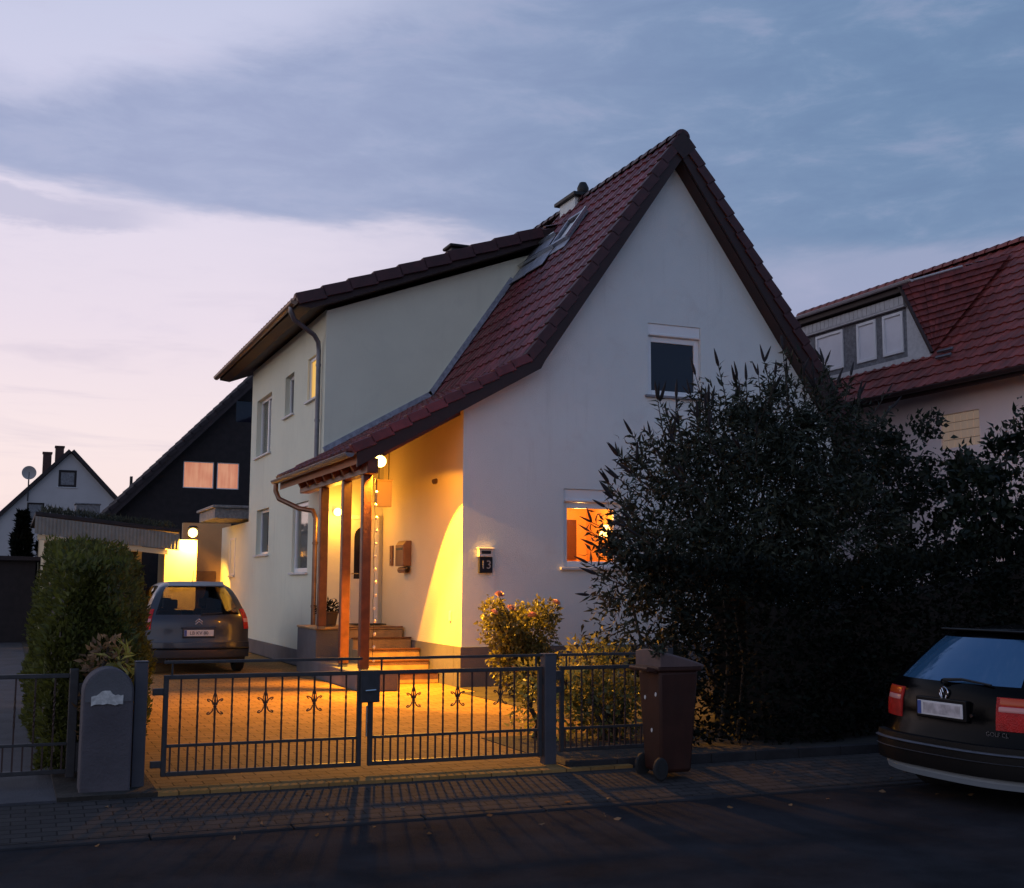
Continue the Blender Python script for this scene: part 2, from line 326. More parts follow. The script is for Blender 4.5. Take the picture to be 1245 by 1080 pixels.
# ------------------------------------------------------------------ mesh helpers
class MB:
    def __init__(s): s.v = []; s.f = []
    def add(s, vs, fs):
        b = len(s.v); s.v += [tuple(v) for v in vs]; s.f += [tuple(i+b for i in f) for f in fs]
    def poly(s, pts): s.add(pts, [tuple(range(len(pts)))])
    def box(s, x0, x1, y0, y1, z0, z1):
        s.add([(x0,y0,z0),(x1,y0,z0),(x1,y1,z0),(x0,y1,z0),(x0,y0,z1),(x1,y0,z1),(x1,y1,z1),(x0,y1,z1)],
              [(0,3,2,1),(4,5,6,7),(0,1,5,4),(1,2,6,5),(2,3,7,6),(3,0,4,7)])
    def obox(s, o, a, b, c):
        """box from corner o along vectors a, b, c"""
        o, a, b, c = map(Vector, (o, a, b, c))
        P = [o, o+a, o+a+b, o+b, o+c, o+a+c, o+a+b+c, o+b+c]
        F = [(0,3,2,1),(4,5,6,7),(0,1,5,4),(1,2,6,5),(2,3,7,6),(3,0,4,7)]
        if a.cross(b).dot(c) < 0: F = [f[::-1] for f in F]
        s.add(P, F)
    def prism(s, pts, vec):
        pts = [Vector(p) for p in pts]; vec = Vector(vec); n = len(pts)
        nrm = Vector((0,0,0))
        for i in range(n): nrm += pts[i].cross(pts[(i+1) % n])
        if nrm.dot(vec) < 0: pts = pts[::-1]
        s.add(pts + [p+vec for p in pts], [tuple(range(n))[::-1], tuple(range(n, 2*n))] + [(i, (i+1) % n, (i+1) % n+n, i+n) for i in range(n)])
    def tube(s, path, r, n=8, cap=True):
        path = [Vector(p) for p in path]; rs = r if isinstance(r, (list, tuple)) else [r]*len(path)
        rings = []; up = None
        for i, p in enumerate(path):
            d = (path[min(i+1, len(path)-1)] - path[max(i-1, 0)]).normalized()
            if up is None: up = Vector((0,0,1)) if abs(d.z) < .9 else Vector((1,0,0))
            a = d.cross(up).normalized(); b = a.cross(d).normalized(); up = b
            rings.append([p + (a*math.cos(t) + b*math.sin(t))*rs[i] for t in [2*math.pi*k/n for k in range(n)]])
        V = [q for ring in rings for q in ring]; F = []
        for i in range(len(path)-1):
            for k in range(n): F.append((i*n+k, i*n+(k+1) % n, (i+1)*n+(k+1) % n, (i+1)*n+k))
        if cap: F += [tuple(range(n))[::-1], tuple(range((len(path)-1)*n, len(path)*n))]
        s.add(V, F)
    def lathe(s, prof, o, axis=(0,0,1), n=20):
        """profile [(radius, height)] turned about axis through o"""
        ax = Vector(axis).normalized(); t = Vector((1,0,0)) if abs(ax.x) < .9 else Vector((0,1,0))
        a = ax.cross(t).normalized(); b = ax.cross(a); o = Vector(o); V = []; F = []
        for r, h in prof:
            for k in range(n):
                th = 2*math.pi*k/n; V.append(o + ax*h + (a*math.cos(th)+b*math.sin(th))*r)
        for i in range(len(prof)-1):
            for k in range(n): F.append((i*n+k, i*n+(k+1) % n, (i+1)*n+(k+1) % n, (i+1)*n+k))
        s.add(V, F)
    def ball(s, c, r, n=12, sz=1.0):
        pr = [(max(1e-4, r*math.sin(math.pi*i/n)), -r*sz*math.cos(math.pi*i/n)) for i in range(n+1)]
        s.lathe(pr, c, n=n*2)
    def grid(s, P):
        h, w = len(P), len(P[0]); V = [q for row in P for q in row]
        s.add(V, [(i*w+j, i*w+j+1, (i+1)*w+j+1, (i+1)*w+j) for i in range(h-1) for j in range(w-1)])
    def build(s, name, m, parent=None, smooth=False, bevel=0.0, origin=None, kind=None):
        me = bpy.data.meshes.new(name)
        o0 = Vector(root_loc(parent)) if parent is not None else (Vector(origin) if origin else Vector((0,0,0)))
        me.from_pydata([tuple(Vector(v)-o0) for v in s.v], [], s.f)
        me.materials.append(m if not isinstance(m, str) else MT[m])
        ob = bpy.data.objects.new(name, me); col.objects.link(ob)
        if parent is not None: ob.parent = parent
        else: ob.location = o0
        if smooth:
            bm = bmesh.new(); bm.from_mesh(me); bmesh.ops.remove_doubles(bm, verts=bm.verts, dist=1e-4)
            bmesh.ops.recalc_face_normals(bm, faces=bm.faces); bm.to_mesh(me); bm.free()
            me.polygons.foreach_set('use_smooth', [True]*len(me.polygons))
            me.set_sharp_from_angle(angle=R(38 if smooth is True else smooth))
        if bevel:
            b = ob.modifiers.new('bevel', 'BEVEL'); b.width = bevel; b.segments = 2; b.limit_method = 'ANGLE'; b.angle_limit = R(40)
        if kind: ob['kind'] = kind
        return ob

def root_loc(o):
    while o.parent is not None: o = o.parent
    return o.location
def thing(name, label, cat, loc, group=None):
    o = bpy.data.objects.new(name, None); col.objects.link(o); o.location = loc; o.empty_display_size = .2
    o['label'] = label; o['category'] = cat
    if group: o['group'] = group
    return o
def tag(o, label, cat, group=None):
    o['label'] = label; o['category'] = cat
    if group: o['group'] = group
    return o
def share(name, src, parent, loc):
    """another part that uses SRC's mesh, placed at an offset from its thing"""
    c = src.copy(); c.name = name; col.objects.link(c); c.parent = parent; c.location = loc; return c

def wall(mb, O, U, N, breaks, top, bot, holes=(), depth=.15):
    """wall skin in the plane O + U*u + Z*v with real openings and their reveals; N points inwards"""
    O, U, N = Vector(O), Vector(U), Vector(N); Z = Vector((0,0,1))
    P = lambda u, v, d=0: O + U*u + Z*v + N*d
    us = sorted(set(list(breaks) + [h[0] for h in holes] + [h[1] for h in holes]))
    flip = U.cross(Z).dot(-N) < 0
    def q(a, b, c, d):
        s = [a, b, c, d]
        mb.poly(s[::-1] if flip else s)
    for a, b in zip(us[:-1], us[1:]):
        hs = sorted([h for h in holes if h[0] <= a+1e-6 and h[1] >= b-1e-6], key=lambda h: h[2])
        lo = (bot(a), bot(b))
        for h in hs:
            q(P(a, lo[0]), P(b, lo[1]), P(b, h[2]), P(a, h[2])); lo = (h[3], h[3])
        q(P(a, lo[0]), P(b, lo[1]), P(b, top(b)), P(a, top(a)))
    for u0, u1, v0, v1 in holes:
        q(P(u0,v0), P(u0,v1), P(u0,v1,depth), P(u0,v0,depth)); q(P(u1,v1), P(u1,v0), P(u1,v0,depth), P(u1,v1,depth))
        q(P(u0,v1), P(u1,v1), P(u1,v1,depth), P(u0,v1,depth)); q(P(u1,v0), P(u0,v0), P(u0,v0,depth), P(u1,v0,depth))

def lerp_profile(pts):
    def f(x):
        for (a, za), (b, zb) in zip(pts[:-1], pts[1:]):
            if x <= b + 1e-9: return za + (zb-za)*(x-a)/(b-a)
        return pts[-1][1]
    return f

def window(parent, O, U, N, u0, u1, v0, v1, inset=.12, fw=.07, mull=(), glass='dark_glass', shutter=0.0, sill=True, sillmat='sill', behind=None, name='window', sd=.10):
    """frame (part) with pane, sill and shutter box (sub-parts)"""
    O, U, N = Vector(O), Vector(U), Vector(N); Z = Vector((0,0,1))
    P = lambda u, v, d=0: O + U*u + Z*v + N*d
    mb = MB(); t = v1 - shutter; d0 = inset
    def bar(a, b, c, d, th=.06, off=0): mb.obox(P(a, c, d0+off), U*(b-a), N*th, Z*(d-c))
    bar(u0+.001, u0+fw, v0+.001, t-.001); bar(u1-fw, u1-.001, v0+.001, t-.001)
    bar(u0+fw, u1-fw, v0+.001, v0+fw); bar(u0+fw, u1-fw, t-fw, t-.001)
    for m in mull: bar(m-fw*.5, m+fw*.5, v0+fw, t-fw, .055, .003)
    w = mb.build(name, 'white', parent, bevel=.008)
    g = MB(); g.obox(P(u0+fw*.8, v0+fw*.8, d0+.03), U*(u1-u0-1.6*fw), N*.008, Z*(t-v0-1.6*fw)); g.build('pane', glass, w)
    if behind:
        c = MB(); n = 14; wd = u1-u0-1.2*fw
        for k in range(n):
            a = u0+.6*fw+wd*k/n; dz = .03*(k % 2)
            c.poly([P(a, v0+fw*.6, d0+.10+dz), P(a+wd/n, v0+fw*.6, d0+.10+.03-dz), P(a+wd/n, t-fw*.6, d0+.10+.03-dz), P(a, t-fw*.6, d0+.10+dz)])
        c.build('curtain', behind, w)
    if shutter:
        b = MB(); b.obox(P(u0+.002, t+.002, d0-.05), U*(u1-u0-.004), N*.12, Z*(shutter-.004)); 
        b.obox(P(u0+.03, t+.01, d0-.065), U*(u1-u0-.06), N*.02, Z*(.045)); b.build('shutter_box', 'white', w, bevel=.008)
    if sill:
        b = MB(); b.obox(P(u0-.07, v0-.045, -sd*.6), U*(u1-u0+.14), N*(sd*.6+inset), Z*.043); b.build('sill', sillmat, w, bevel=.006)
    return w

def tiles(P0, E, S, N, W, L, tw=.30, co=.345, rise=.040, hump=.024):
    """interlocking clay tiles as one rippled, stepped sheet. P0 lower corner, E along the eave, S up the slope, N outwards"""
    P0, E, S, N = map(Vector, (P0, E, S, N)); mb = MB()
    rng = random.Random(int(W*1000+L*77))
    nc = max(1, round(W/tw)); nr = max(1, round(L/co)); tw = W/nc; co = L/nr
    prof = [(0, 0), (.12, .55), (.22, 1), (.34, .9), (.46, .35), (.58, 0), (.8, .08), (1, 0)]
    for r in range(nr):
        for c in range(nc):
            j = rng.uniform(-.004, .004); dj = rng.uniform(-.006, .006)
            rows = []
            for s, h in ((0, -.012), (0, rise), (.5, rise*.65), (1.0, rise*.28)):
                rows.append([P0 + E*(tw*(c+t)) + S*(co*(r+s) + (dj if s == 0 else 0)) + N*(h + j + hump*p) for t, p in prof])
            mb.grid(rows)
    if E.cross(S).dot(N) < 0: mb.f = [f[::-1] for f in mb.f]
    return mb

def slope_boxes(mb, P0, S, N, E, L, co, w, th, drop):
    """verge: one hooked tile per course running up a slope; E points across the verge"""
    P0, S, N, E = map(Vector, (P0, S, N, E)); n = max(1, round(L/co)); co = L/n
    for k in range(n):
        a = P0 + S*(co*k-.015); tilt = N*.035
        mb.obox(a + tilt - N*drop, E*w, S*(co+.03) - N*.040, N*(drop+th))

def gutter(mb, a, b, r=.07, n=8):
    a, b = Vector(a), Vector(b); d = (b-a).normalized(); side = d.cross(Vector((0,0,1))).normalized(); up = Vector((0,0,1))
    for rr in (r, r-.008):
        rows = [[p + side*math.cos(t)*rr - up*math.sin(t)*rr for p in (a, b)] for t in [math.pi*k/n for k in range(n+1)]]
        mb.grid(rows)
    for p in (a, b): mb.poly([p + side*math.cos(t)*r - up*math.sin(t)*r for t in [math.pi*k/n for k in range(n+1)]])
    mb.tube([a+side*r, b+side*r], .011, 6); mb.tube([a-side*r, b-side*r], .009, 6)

def leaves(name, pts, dirs, L, W, m, parent, seed=0, curl=.25, origin=None, kind=None):
    """one mesh of many separate folded leaves"""
    rng = np.random.default_rng(seed); n = len(pts)
    d = dirs/np.linalg.norm(dirs, axis=1, keepdims=True)
    rv = rng.normal(size=(n, 3)); s = np.cross(d, rv); s /= np.linalg.norm(s, axis=1, keepdims=True); nn = np.cross(s, d)
    l = (L*rng.uniform(.65, 1.25, n))[:, None]; w = (W*rng.uniform(.7, 1.25, n))[:, None]
    base = pts; tip = pts + d*l - nn*l*curl; mid = pts + d*l*.45 + nn*l*.04
    V = np.stack([base, mid + s*w*.5 + nn*w*.18, tip, mid - s*w*.5 + nn*w*.18, mid], 1).reshape(-1, 3)
    o0 = np.array(root_loc(parent)) if parent is not None else np.array(origin if origin is not None else (0,0,0))
    V = V - o0
    b = np.arange(n)*5
    F = np.stack([np.stack([b, b+4, b+1], 1), np.stack([b+4, b+2, b+1], 1), np.stack([b, b+3, b+4], 1), np.stack([b+3, b+2, b+4], 1)], 1).reshape(-1, 3)
    me = bpy.data.meshes.new(name); me.vertices.add(len(V)); me.vertices.foreach_set('co', V.ravel().astype(np.float32))
    me.loops.add(F.size); me.loops.foreach_set('vertex_index', F.ravel().astype(np.int32))
    me.polygons.add(len(F)); me.polygons.foreach_set('loop_start', np.arange(0, F.size, 3, dtype=np.int32))
    me.polygons.foreach_set('loop_total', np.full(len(F), 3, dtype=np.int32)); me.update(calc_edges=True); me.validate()
    me.materials.append(MT[m]); ob = bpy.data.objects.new(name, me); col.objects.link(ob)
    if parent is not None: ob.parent = parent
    else: ob.location = o0
    if kind: ob['kind'] = kind
    return ob

def clump_points(clumps, n, seed, shell=.55):
    """points through the outer part of several ellipsoids (centre, radii), and outward directions"""
    rng = np.random.default_rng(seed)
    vol = np.array([c[3]*c[4]*c[5] for c in clumps])**.75; cnt = (n*vol/vol.sum()).astype(int)
    P, D = [], []
    for c, k in zip(clumps, cnt):
        u = rng.normal(size=(k, 3)); u /= np.linalg.norm(u, axis=1, keepdims=True)
        r = shell + (1-shell)*rng.uniform(0, 1, (k, 1))**.6
        r *= 1 + .16*np.sin(u[:, :1]*7+c[0]*3)*np.sin(u[:, 1:2]*6+c[2]*5) + rng.normal(0, .05, (k, 1))
        P.append(np.array(c[:3]) + u*np.array(c[3:6])*r); D.append(u + rng.normal(0, .55, (k, 3)))
    return np.concatenate(P), np.concatenate(D)

def text(body, size, loc, xdir, updir, m, parent, name='lettering', ext=.002):
    cu = bpy.data.curves.new(name, 'FONT'); cu.body = body; cu.size = size; cu.extrude = ext; cu.align_x = 'CENTER'; cu.align_y = 'CENTER'
    tmp = bpy.data.objects.new(name, cu); col.objects.link(tmp); bpy.context.view_layer.update()
    me = bpy.data.meshes.new_from_object(tmp.evaluated_get(bpy.context.evaluated_depsgraph_get()))
    bpy.data.objects.remove(tmp); me.materials.clear(); me.materials.append(MT[m])
    o = bpy.data.objects.new(name, me); col.objects.link(o)
    x = Vector(xdir).normalized(); u = Vector(updir).normalized(); n = x.cross(u)
    o.matrix_local = Matrix.Translation(Vector(loc)-Vector(root_loc(parent))) @ Matrix((x, u, n)).transposed().to_4x4()
    o.parent = parent; return o

def add_light(name, typ, loc, energy, color, size=.05, **kw):
    d = bpy.data.lights.new(name, typ); d.energy = energy; d.color = color; d.shadow_soft_size = size
    for k, v in kw.items(): setattr(d, k, v)
    o = bpy.data.objects.new(name, d); col.objects.link(o); o.location = loc; return o

# ------------------------------------------------------------------ the ground, road and paving
def setting():
    m = MB(); m.box(-900, 900, -900, 900, -.9, -.16); m.build('ground', 'lawn')['kind'] = 'structure'
    m = MB(); m.poly([(-150,-4,-.118), (150,-4,-.118), (150,8.86,-.118), (-150,8.86,-.118)]); m.build('road', 'asphalt')['kind'] = 'structure'
    m = MB()
    for k in range(-40, 41): m.box(k*1.0+.006, k*1.0+.994, 8.86, 8.98, -.25, -.102)
    m.build('kerb', 'kerb', bevel=.012)['kind'] = 'structure'
    m = MB(); m.prism([(-60, 8.98, -.098), (-60, 9.93, -.004), (-60, 9.93, -.25), (-60, 8.98, -.25)], (120, 0, 0)); m.build('pavement', 'pave')['kind'] = 'structure'
    m = MB(); m.box(-60, 60, -6.5, -4.0, -.2, .0); m.build('far_pavement', 'pave')['kind'] = 'structure'
    # the driveway with a raised row of edging stone where it meets the pavement
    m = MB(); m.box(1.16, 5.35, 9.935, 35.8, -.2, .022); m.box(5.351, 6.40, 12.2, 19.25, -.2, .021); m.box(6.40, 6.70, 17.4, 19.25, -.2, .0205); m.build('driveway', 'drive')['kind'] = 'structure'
    m = MB(); m.box(-14, .42, 9.935, 47, -.2, .012); m.build('neighbour_yard', 'yard')['kind'] = 'structure'
    m = MB(); m.box(.42, 1.16, 9.935, 40, -.2, .03); m.box(4.74, 40, 10.03, 12.2, -.2, .03); m.box(6.40, 40, 12.2, 17.4, -.2, .03); m.box(6.70, 40, 17.4, 18.2, -.2, .03); m.box(14.1, 40, 18.2, 60, -.2, .03)
    m.box(-60, -14, 9.935, 80, -.2, .01)
    m.build('garden_soil', 'soil')['kind'] = 'structure'
setting()

# ------------------------------------------------------------------ the house
X0, XR, YF = 6.72, 10.69, 18.20            # left wall and ridge of the gable, street front
XM, YM, YB = 5.50, 22.70, 30.40            # taller rear wing: left wall, front wall, back
ZR, SL, SR = 9.67, 1.447, 1.404            # ridge height, slopes of the steep roof left and right
XK = 7.73; ZK = ZR - SL*(XR-XK)            # kink where the roof flattens over the porch
SP = (ZK-3.74)/(XK-4.85)                   # porch roof slope
EX, EY, EZ = Vector((1,0,0)), Vector((0,1,0)), Vector((0,0,1))

def house():
    h = thing('detached_house', 'white plastered house with a steep red tiled gable, lit timber porch and taller rear wing', 'house', (X0, YF, 0))
    # --- walls
    m = MB()
    prof = lerp_profile([(X0, 4.62), (7.95, 5.32), (XR, 9.26), (14.05, 4.56)])
    wall(m, (0, YF, 0), EX, EY, [X0, 7.95, XR, 14.05], prof, lambda u: .66, [(10.15, 11.22, 4.96, 6.24), (8.52, 9.60, 1.95, 3.26)], .24)
    m.build('gable_wall', 'plaster', h)
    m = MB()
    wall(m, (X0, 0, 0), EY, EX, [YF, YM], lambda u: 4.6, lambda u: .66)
    m.build('porch_side_wall', 'lamp_tinted', h)
    m = MB(); wall(m, (14.05, 0, 0), EY, -EX, [YF, YB], lambda u: 4.6, lambda u: 0); wall(m, (0, YB, 0), EX, -EY, [XM, XR, 14.05], lerp_profile([(XM, 7.0), (XR, 9.1), (14.05, 4.55)]), lambda u: 0)
    m.build('back_wall', 'plaster', h)
    m = MB()
    wall(m, (0, YM, 0), EX, EY, [XM, XR], lerp_profile([(XM, 6.97), (XR, 6.97+.372*(XR-XM))]), lambda u: .30)
    wall(m, (XM, 0, 0), EY, EX, [YM, YB], lambda u: 7.0, lambda u: .32,
         [(27.9, 29.7, 4.72, 6.14), (25.5, 26.4, 5.31, 6.22), (23.28, 24.2, 5.36, 6.25), (27.85, 29.35, 2.33, 3.41), (23.85, 25.3, 1.88, 3.32)], .2)
    m.build('rear_wing_wall', 'plaster_green', h)
    m = MB()
    m.box(X0-.02, 14.03, YF-.02, YF+.3, 0, .657); m.box(X0-.02, X0+.2, YF+.31, YM, 0, .657)
    m.box(XM-.02, XM+.2, YM+.01, YB, 0, .317); m.box(XM+.21, X0-.03, YM-.02, YM+.2, 0, .30)
    m.build('plinth', 'plinth', h)
    # --- steep roof: both slopes, tiles over a dark slab whose underside is the soffit
    yv = 17.86; cs = 1/math.sqrt(1+SL*SL); sn = SL*cs; cr = 1/math.sqrt(1+SR*SR); sr = SR*cr
    Sl = Vector((cs, 0, sn)); Nl = Vector((-sn, 0, cs)); Sr = Vector((-cr, 0, sr)); Nr = Vector((sr, 0, cr))
    Ls = (XR-XK)/cs
    tiles((XK, yv+.02, ZK), EY, Sl, Nl, 22.95-yv-.02, Ls).build('steep_roof', 'tile', h, smooth=25)
    tiles((14.45, yv+.02, ZR-SR*(14.45-XR)), EY, Sr, Nr, 31.0-yv-.02, (14.45-XR)/cr).build('far_slope_roof', 'tile', h, smooth=25)
    m = MB(); t = .27
    SPp = SP; cpp = 1/math.sqrt(1+SP*SP); zp = lambda x: 3.72-.20/cpp+SPp*(x-4.87)
    xm = (ZR-.02-t/cs-SL*XR - (3.72-.20/cpp-SPp*4.87))/(SPp-SL)
    m.prism([(XK, yv+.06, ZK-.02), (XR, yv+.06, ZR-.02), (XR, yv+.06, ZR-.02-t/cs), (xm, yv+.06, zp(xm)), (XK, yv+.06, zp(XK))], (0, 22.9-yv, 0))
    m.prism([(14.42, yv+.06, ZR-SR*(14.42-XR)-.02), (XR+.001, yv+.06, ZR-.02), (XR+.001, yv+.06, ZR-.02-t/cs), (14.42, yv+.06, ZR-SR*(14.42-XR)-.02-t/cr)], (0, 31-yv, 0))
    cp = 1/math.sqrt(1+SP*SP); Spv = Vector((cp, 0, SP*cp)); Np = Vector((-SP*cp, 0, cp))
    m.build('roof_structure', 'soffit', h)
    m = MB(); tp = .20
    m.prism([(4.87, yv+.06, 3.72), (XK-.001, yv+.06, ZK-.02), (XK-.001, yv+.06, ZK-.02-tp/cp), (4.87, yv+.06, 3.72-tp/cp)], (0, YM-.01-yv-.06, 0))
    m.prism([(4.87, YM-.005, 3.72), (XM-.01, YM-.005, 3.72+SP*(XM-.01-4.87)), (XM-.01, YM-.005, 3.72+SP*(XM-.01-4.87)-tp/cp), (4.87, YM-.005, 3.72-tp/cp)], (0, .93, 0))
    m.build('porch_soffit', 'porch_soffit', h)
    mb = tiles((4.80, yv+.02, 3.74-SP*.05), EY, Spv, Np, YM-yv-.03, (XK-4.80)/cp)
    t2 = tiles((4.80, YM, 3.74-SP*.05), EY, Spv, Np, .95, .72/cp); mb.add(t2.v, t2.f)
    mb.build('porch_roof', 'tile', h, smooth=25)
    # barge boards and hooked verge tiles on the front edge
    m = MB(); vs, vp = .27/cs, .245/cp
    xi = ((ZR-vs-SL*XR) - (3.72-vp-SP*4.86)) / (SP-SL)             # where the two lower edges meet
    zi = 3.72-vp+SP*(xi-4.86)
    m.prism([(4.86, yv, 3.70), (XK, yv, ZK-.02), (XR-.002, yv, ZR-.02), (XR-.002, yv, ZR-vs), (xi+.10, yv, zi+.10*SL), (xi+.03, yv, zi+.015), (xi-.10, yv, zi-.10*SP), (4.86, yv, 3.72-vp)], (0, .045, 0))
    m.prism([(XR+.002, yv, ZR-.02), (14.44, yv, ZR-SR*(14.44-XR)-.02), (14.44, yv, ZR-SR*(14.44-XR)-vs), (XR+.002, yv, ZR-vs)], (0, .045, 0))
    m.prism([(XR, yv-.038, ZR+.03), (XR-.24, yv-.038, ZR-.26), (XR, yv-.038, ZR-.49), (XR+.24, yv-.038, ZR-.26)], (0, .08, 0))
    m.build('barge_board', 'soffit', h)
    m = MB()
    slope_boxes(m, (XK, yv-.035, ZK), Sl, Nl, EY, Ls, .345, .16, .045, .13)
    slope_boxes(m, (14.45, yv-.035, ZR-SR*(14.45-XR)), Sr, Nr, EY, (14.45-XR)/cr, .345, .16, .045, .13)
    m.build('verge_tiles', 'verge', h, bevel=.008)
    m = MB(); slope_boxes(m, (4.80, yv-.035, 3.72), Spv, Np, EY, (XK-4.80)/cp, .345, .16, .045, .10); m.build('porch_verge_tiles', 'tile', h, bevel=.008)
    # ridge tiles
    m = MB(); n = 13; L = (31.0-yv)/38
    for k in range(38):
        y = yv-.02+L*k; r0, r1 = .125, .115
        rows = [[(XR+math.cos(a)*r*1.1, yy, ZR-.075+math.sin(a)*r) for yy, r in ((y, r0+.012), (y+L+.04, r1))] for a in [math.pi*i/8 for i in range(9)]]
        m.grid(rows)
    m.prism([(XR+math.cos(a)*.14, yv-.03, ZR-.075+math.sin(a)*.135) for a in [math.pi*i/8 for i in range(9)]], (0, .03, 0))
    m.build('ridge_tiles', 'verge', h, smooth=60)
    # --- low-pitched roof of the rear wing
    sm = .382; cm = 1/math.sqrt(1+sm*sm); Sm = Vector((cm, 0, sm*cm)); Nm = Vector((-sm*cm, 0, cm)); ym = 22.30; ze = 7.10; xe = 4.86
    tiles((xe-.05, ym+.02, ze-.05*sm), EY, Sm, Nm, 31.6-ym, (XR-xe+.05)/cm).build('rear_wing_roof', 'tile', h, smooth=25)
    m = MB(); ts = .25
    m.prism([(xe, ym+.05, ze-.02), (XR, ym+.05, ze+sm*(XR-xe)-.02), (XR, ym+.05, ze+sm*(XR-xe)-.02-ts/cm), (xe+.25, ym+.05, ze+.25*sm-.02-ts/cm), (xe, ym+.05, ze-.16)], (0, 9.3, 0))
    m.build('rear_wing_soffit', 'soffit', h)
    m = MB(); slope_boxes(m, (xe-.03, ym-.03, ze-.01), Sm, Nm, EY, (XR-xe-.75)/cm, .52, .17, .05, .17); m.build('rear_wing_verge', 'verge', h, bevel=.008)
    # flashing where the wing's front wall meets the steep and porch slopes
    m = MB()
    for (xa, S, N, L) in ((XK, Sl, Nl, Ls*.60), (5.55, Spv, Np, (XK-5.55)/cp)):
        za = ZK if xa == XK else 3.74+SP*(xa-4.85)
        P = Vector((xa, YM-.05, za)) + N*.05; m.obox(P, EY*.045, S*L, N*.10)
    m.build('wall_flashing', 'lead', h)
    m = MB()
    for (ya, yb, d, w) in ((21.05, 21.85, 3.02, .42), (21.87, 22.66, 2.98, .42), (21.6, 22.2, 3.62, .36), (22.22, 22.85, 3.58, .36)):
        P = Vector((XK, ya, ZK)) + Sl*d + Nl*.075; m.obox(P, EY*(yb-ya), Sl*w, Nl*.02)
    m.build('valley_flashing', 'lead', h, bevel=.006)
    for (ya, yb, d) in ((21.0, 22.7, 3.44), (21.55, 22.9, 3.98)):
        m = MB(); P = Vector((XK, ya, ZK)) + Sl*d + Nl*.07; m.obox(P, EY*(yb-ya), Sl*.03, Nl*.10); m.build('flashing_upstand', 'steel', h)
    # skylight
    sk = MB(); P = Vector((XK, 20.42, ZK)) + Sl*3.50 + Nl*.05
    def fr(a0, a1, b0, b1, hh=.09): sk.obox(P + EY*a0 + Sl*b0, EY*(a1-a0), Sl*(b1-b0), Nl*hh)
    fr(0, .07, 0, .74); fr(.71, .78, 0, .74); fr(.07, .71, 0, .07); fr(.07, .71, .67, .74, .10)
    fr(-.05, .85, -.22, -.005, .02)
    s = sk.build('skylight', 'lead', h, bevel=.006)
    m = MB(); m.obox(P + EY*.07 + Sl*.07 + Nl*.03, EY*.64, Sl*.6, Nl*.02); m.build('pane', 'dark_glass', s)
    m = MB(); m.obox(P + EY*(-.05) + Sl*(.0) + Nl*.06, EY*.05, Sl*.76, Nl*.06); m.build('trim', 'steel', s)
    # chimney by the ridge, with cap and pot
    c = MB(); c.box(10.50, 10.86, 21.88, 22.62, 8.8, 9.70); ch = c.build('chimney', 'plaster', h)
    c = MB(); c.box(10.42, 10.94, 21.76, 22.76, 9.70, 9.78); c.build('chimney_cap', 'black', ch, bevel=.015)
    c = MB(); c.lathe([(.09, 0), (.12, .05), (.125, .14), (.10, .20), (.07, .26), (.0, .27)], (10.72, 21.95, 9.78)); c.build('chimney_pot', 'black', ch, smooth=True)
    c = MB(); c.box(8.15, 8.55, 22.9, 23.3, 8.2, 8.62); c.box(8.10, 8.60, 22.85, 23.35, 8.62, 8.69); c.build('roof_vent', 'black', h, bevel=.03)
    # --- gutters and downpipes
    m = MB(); gutter(m, (4.78, ym+.02, 7.02), (4.78, 31.7, 7.02), .075); m.build('gutter', 'copper', h, smooth=True)
    m = MB(); m.tube([(4.78, 22.62, 6.96), (4.78, 22.62, 6.86), (4.86, 22.66, 6.72), (5.30, 22.86, 6.50), (5.40, 22.93, 6.38), (5.42, 22.95, 6.2), (5.42, 22.95, 4.05)], .048, 10)
    for z in (5.9, 4.8): m.lathe([(.056, 0), (.056, .05)], (5.42, 22.95, z), n=12)
    m.build('downpipe', 'zinc', h, smooth=True)
    m = MB(); gutter(m, (4.76, yv+.05, 3.66), (4.76, 23.66, 3.66), .07); m.build('gutter', 'zinc', h, smooth=True)
    m = MB(); m.tube([(4.76, 23.5, 3.6), (4.76, 23.5, 3.46), (4.82, 23.45, 3.30), (5.15, 23.1, 3.10), (5.36, 22.85, 3.05), (5.40, 22.78, 2.9), (5.40, 22.78, .35)], .05, 10)
    for z in (2.4, 1.2): m.lathe([(.058, 0), (.058, .05)], (5.40, 22.78, z), n=12)
    m.build('downpipe', 'copper', h, smooth=True)
    # --- windows
    window(h, (0, YF, 0), EX, EY, 10.15, 11.22, 4.96, 6.24, inset=.07, fw=.10, shutter=.22, sillmat='sill_dark')
    w = window(h, (0, YF, 0), EX, EY, 8.52, 9.60, 1.95, 3.26, inset=.08, fw=.10, shutter=.22, glass='pane', sillmat='sill')
    O = (XM, 0, 0)
    window(h, O, EY, EX, 27.9, 29.7, 4.72, 6.14, inset=.11, mull=(28.8,), behind='curtain', glass='pane')
    window(h, O, EY, EX, 25.5, 26.4, 5.31, 6.22, inset=.11)
    window(h, O, EY, EX, 23.28, 24.2, 5.36, 6.25, inset=.05, glass='lit_yellow')
    window(h, O, EY, EX, 27.85, 29.35, 2.33, 3.41, inset=.11)
    window(h, O, EY, EX, 23.85, 25.3, 1.88, 3.32, inset=.06, fw=.09, behind='curtain', glass='pane')
    # the room behind the lit window, with its wall lamp and a picture
    m = MB()
    m.poly([(7.4, YF+.25, .9), (9.95, YF+.25, .9), (9.95, 20.25, .9), (7.4, 20.25, .9)]); m.poly([(7.4, YF+.25, 3.4), (9.95, YF+.25, 3.4), (9.95, 20.25, 3.4), (7.4, 20.25, 3.4)])
    m.poly([(7.4, 20.25, .9), (9.95, 20.25, .9), (9.95, 20.25, 3.4), (7.4, 20.25, 3.4)]); m.poly([(9.95, YF+.25, .9), (9.95, 20.25, .9), (9.95, 20.25, 3.4), (9.95, YF+.25, 3.4)])
